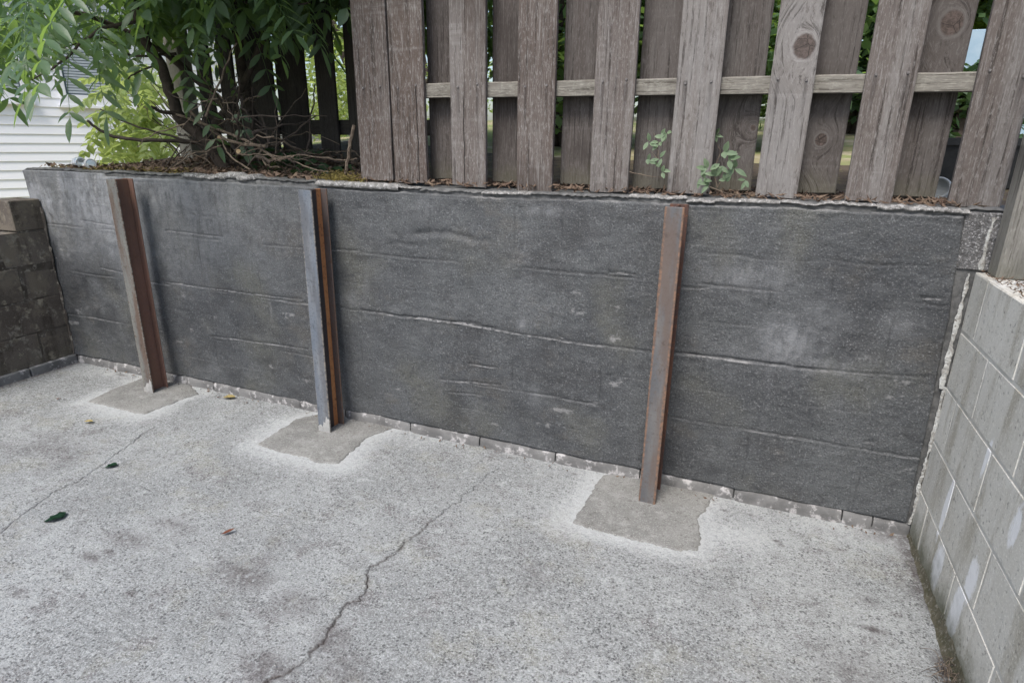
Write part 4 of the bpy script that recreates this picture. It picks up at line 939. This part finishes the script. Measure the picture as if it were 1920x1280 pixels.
# ================================================================== SMALL THINGS
def lathe(bm, prof, axis_m, seg=20):
    rings = [[bm.verts.new(axis_m @ Vector((r_*math.cos(2*math.pi*k/seg), r_*math.sin(2*math.pi*k/seg), h))) for k in range(seg)] for r_, h in prof]
    for A, B in zip(rings, rings[1:]):
        for k in range(seg): bm.faces.new((A[k], A[(k+1) % seg], B[(k+1) % seg], B[k]))
    bm.faces.new(rings[0][::-1]); bm.faces.new(rings[-1])
p = on(148, 304, 1, .08); zt = float(wtop(np.array(p.x)))+.006
def axis_to_cam(p, lx): 
    d = (CAM-p); d.z = 0; d.normalize(); d = (d+Vector((lx, 0, .05))).normalized(); return d.to_track_quat('Z', 'Y').to_matrix().to_4x4()
e = empty('drink_can', (p.x, .09, zt), 'crushed silver-blue drink can lying on the wall top with its opening showing', 'can')
A = Matrix.Translation((0, 0, .034)) @ axis_to_cam(p, .3)
bm = bmesh.new(); lathe(bm, [(.024, -.11), (.033, -.10), (.033, -.012), (.0275, 0), (.0275, .004), (.025, .004), (.0245, -.003), (.001, -.004)], A); o = bobj('body', bm, M['can'], None, True); o.parent = e
bm = bmesh.new(); lathe(bm, [(.001, 0), (.011, 0), (.011, .0012), (.001, .0014)], A @ Matrix.Translation((.004, .008, -.0028)) @ Matrix.Diagonal((1.1, .7, 1, 1)), 14); o = bobj('opening', bm, M['candark']); o.parent = e
p = on(165, 304, 1, .07)
e = empty('drink_can', (p.x, .085, zt), 'dull grey can lying end-on beside the silver-blue can', 'can')
A = Matrix.Translation((0, 0, .030)) @ axis_to_cam(p, .2)
bm = bmesh.new(); lathe(bm, [(.026, -.11), (.0295, -.10), (.0295, -.006), (.027, 0), (.025, 0), (.023, -.004), (.001, -.007)], A); o = bobj('body', bm, M['jar'], None, True); o.parent = e
bm = bmesh.new(); lathe(bm, [(.022, 0), (.0225, .001), (.016, .0015)], A @ Matrix.Translation((0, 0, -.0036)), 18); o = bobj('rim', bm, M['can']); o.parent = e
# fallen leaves
def fallen(px, py, L, w, m, label, name='fallen_leaf', az=0., n=1, curl=.3, col='leaf'):
    p = on(px, py, 2, .004); bm = bmesh.new()
    for k in range(n):
        a = az+(k-(n-1)/2)*.55; add_leaflet(bm, Vector((0, 0, .004+.002*k)), Vector((math.cos(a), math.sin(a), .12)), Vector((0, 0, 1)), L, w, curl, .3)
    for v in bm.verts: v.co.z = max(v.co.z, .001)
    bmesh.ops.solidify(bm, geom=bm.faces[:], thickness=.0006)
    o = bobj(name, bm, m, None, True); o.location = p; tag(o, label, col); return o
fallen(220, 873, .05, .03, M['gl'], 'small dark green leaf lying on the pavement by the thin crack', az=3.6, n=2)
fallen(118, 972, .062, .035, M['gl'], 'larger ragged dark green leaf lying flat on the pavement', az=3.3, n=3)
fallen(415, 1003, .05, .018, M['rl'], 'curled red-brown leaf on the pavement', az=.9, curl=-.1)
fallen(418, 746, .075, .045, M['yl'], 'flat yellow leaf beside the footing between the first two posts', az=.35, curl=.05)
fallen(158, 791, .05, .028, M['yl'], 'small pale yellow leaf left of the red rusted post patch', az=.3, curl=.05)
fallen(106, 750, .03, .012, M['rl'], 'tiny brown leaf scrap on the pavement near the stained wall', az=1.8)
# tuft of dead weeds
p = on(1752, 1262, 2, 0)
e = empty('dead_weed', (p.x+.03, p.y, 0), 'small brown dead weed tuft on the pavement at the block wall foot', 'weed')
random.seed(81)
for k in range(46):
    a = random.uniform(0, 6.3); L = random.uniform(.03, .085); b = Vector((random.gauss(0, .014), random.gauss(0, .028), 0))
    bm = bmesh.new(); P = smooth_path([b, b+Vector((math.cos(a)*L*.3, math.sin(a)*L*.3, L*.35)), b+Vector((math.cos(a)*L*.8, math.sin(a)*L*.8, L*.25*random.random()+.003))], 3); tube(bm, P, .0009, 3)
    o = bobj('stem', bm, M['bark'] if k % 3 == 0 else M['dry']); o.parent = e
# pipe, dark box and blue panel seen through the fence gap
p = on(1768, 362, 1, .30)
e = empty('drain_pipe', (p.x-.01, .34, 1.21), 'open white plastic pipe end behind the gap beside the end fence board', 'pipe')
A = Matrix.Translation((0, 0, .045)) @ Vector((-.25, -1, .25)).to_track_quat('Z', 'Y').to_matrix().to_4x4()
bm = bmesh.new(); lathe(bm, [(.030, -.35), (.040, -.35), (.040, 0), (.036, .002), (.033, 0), (.033, -.30), (.001, -.30)], A, 24); o = bobj('tube', bm, M['pvc'], None, True); o.parent = e
bm = bmesh.new(); lathe(bm, [(.0405, -.06), (.045, -.058), (.045, -.03), (.0405, -.028)], A, 24); o = bobj('collar', bm, M['pvc'], None, True); o.parent = e
e = empty('dark_box', (1.28, .95, th(1.28, .95)), 'dark planter box standing behind the end fence board', 'filler')  # plain dark box added for a dark spot in the gap
bm = bmesh.new(); q = []
for (sx, z, k) in ((.20, 0, 1), (.23, .17, 1), (.245, .17, 1), (.245, .20, 1), (.225, .20, 1), (.20, .06, 1)):
    q.append([bm.verts.new((u*sx, v*sx*.7, z)) for u, v in ((-1, -1), (1, -1), (1, 1), (-1, 1))])
for a, b in zip(q, q[1:]):
    for i in range(4): bm.faces.new((a[i], a[(i+1) % 4], b[(i+1) % 4], b[i]))
bm.faces.new(q[0][::-1]); bm.faces.new(q[-1]); o = bobj('box', bm, M['black']); o.parent = e
bm = bmesh.new(); box(bm, -.19, .19, -.13, .13, .10, .165, .01); o = bobj('soil', bm, M['soil']); o.parent = e
p = on(1835, 90, 1, 3.0); zb_ = th(p.x+.1, 3.0)
e = empty('panel', (p.x+.12, 3.0, zb_), 'pale blue painted panel standing upright beyond the fence', 'panel')
for i in range(3):
    bm = bmesh.new(); box(bm, -.30+.2*i, -.104+.2*i, -.015, .015, 0, 2.14-zb_, .003); o = bobj('plank', bm, M['blue']); o.parent = e
bm = bmesh.new(); box(bm, -.30, .296, .016, .05, .25, .33, .003); o = bobj('batten', bm, M['blue']); o.parent = e

# mortar crumbs and grit swept against the wall foot
random.seed(91); vs, fs = [], []
for k in range(420):
    if random.random() < .75: x = random.uniform(-3.4, 1.1); y = -.035-abs(random.gauss(0, .05))
    else: x = random.uniform(-2.6, 1.0); y = random.uniform(-1.9, -.1)
    r_ = random.choice((.0015, .002, .003, .004)); b = len(vs)
    for q in ((1, 0, 0), (-1, 0, 0), (0, 1, 0), (0, -1, 0), (0, 0, 1.2), (0, 0, -1)):
        vs.append((x+q[0]*r_*random.uniform(.6, 1.3), y+q[1]*r_*random.uniform(.6, 1.3), .003+r_*.5+q[2]*r_*random.uniform(.5, 1)))
    for f in ((0, 2, 4), (2, 1, 4), (1, 3, 4), (3, 0, 4), (2, 0, 5), (1, 2, 5), (3, 1, 5), (0, 3, 5)): fs.append(tuple(b+i for i in f))
me = bpy.data.meshes.new('grit'); me.from_pydata(vs, [], fs)
tag(mesh_obj('grit', me, M['cap']), 'pale mortar crumbs and grit lying along the wall foot', 'grit', kind='stuff')

def lp5():
    x = random.uniform(-3.4, 1.1); return Vector((x, -.03-abs(random.gauss(0, .025)), .007+random.random()*.006))
scatter('leaf_scraps', 90, lp5, (.008, .022), M['litter'], 'small brown leaf scraps caught along the wall foot', 'leaf litter', 2)
def lp6():
    y = -abs(random.gauss(0, .5)); x = random.uniform(1.162, 1.34); return Vector((x, max(y, -2.5), 1.018+random.random()*.008))
scatter('dirt_litter', 600, lp6, (.008, .024), M['litter'], 'brown dirt and needles lying on top of the pale block wall', 'leaf litter', 4)
for o in bpy.data.objects:
    if 'knot' in o and 'tone' not in o: o['tone'] = .6
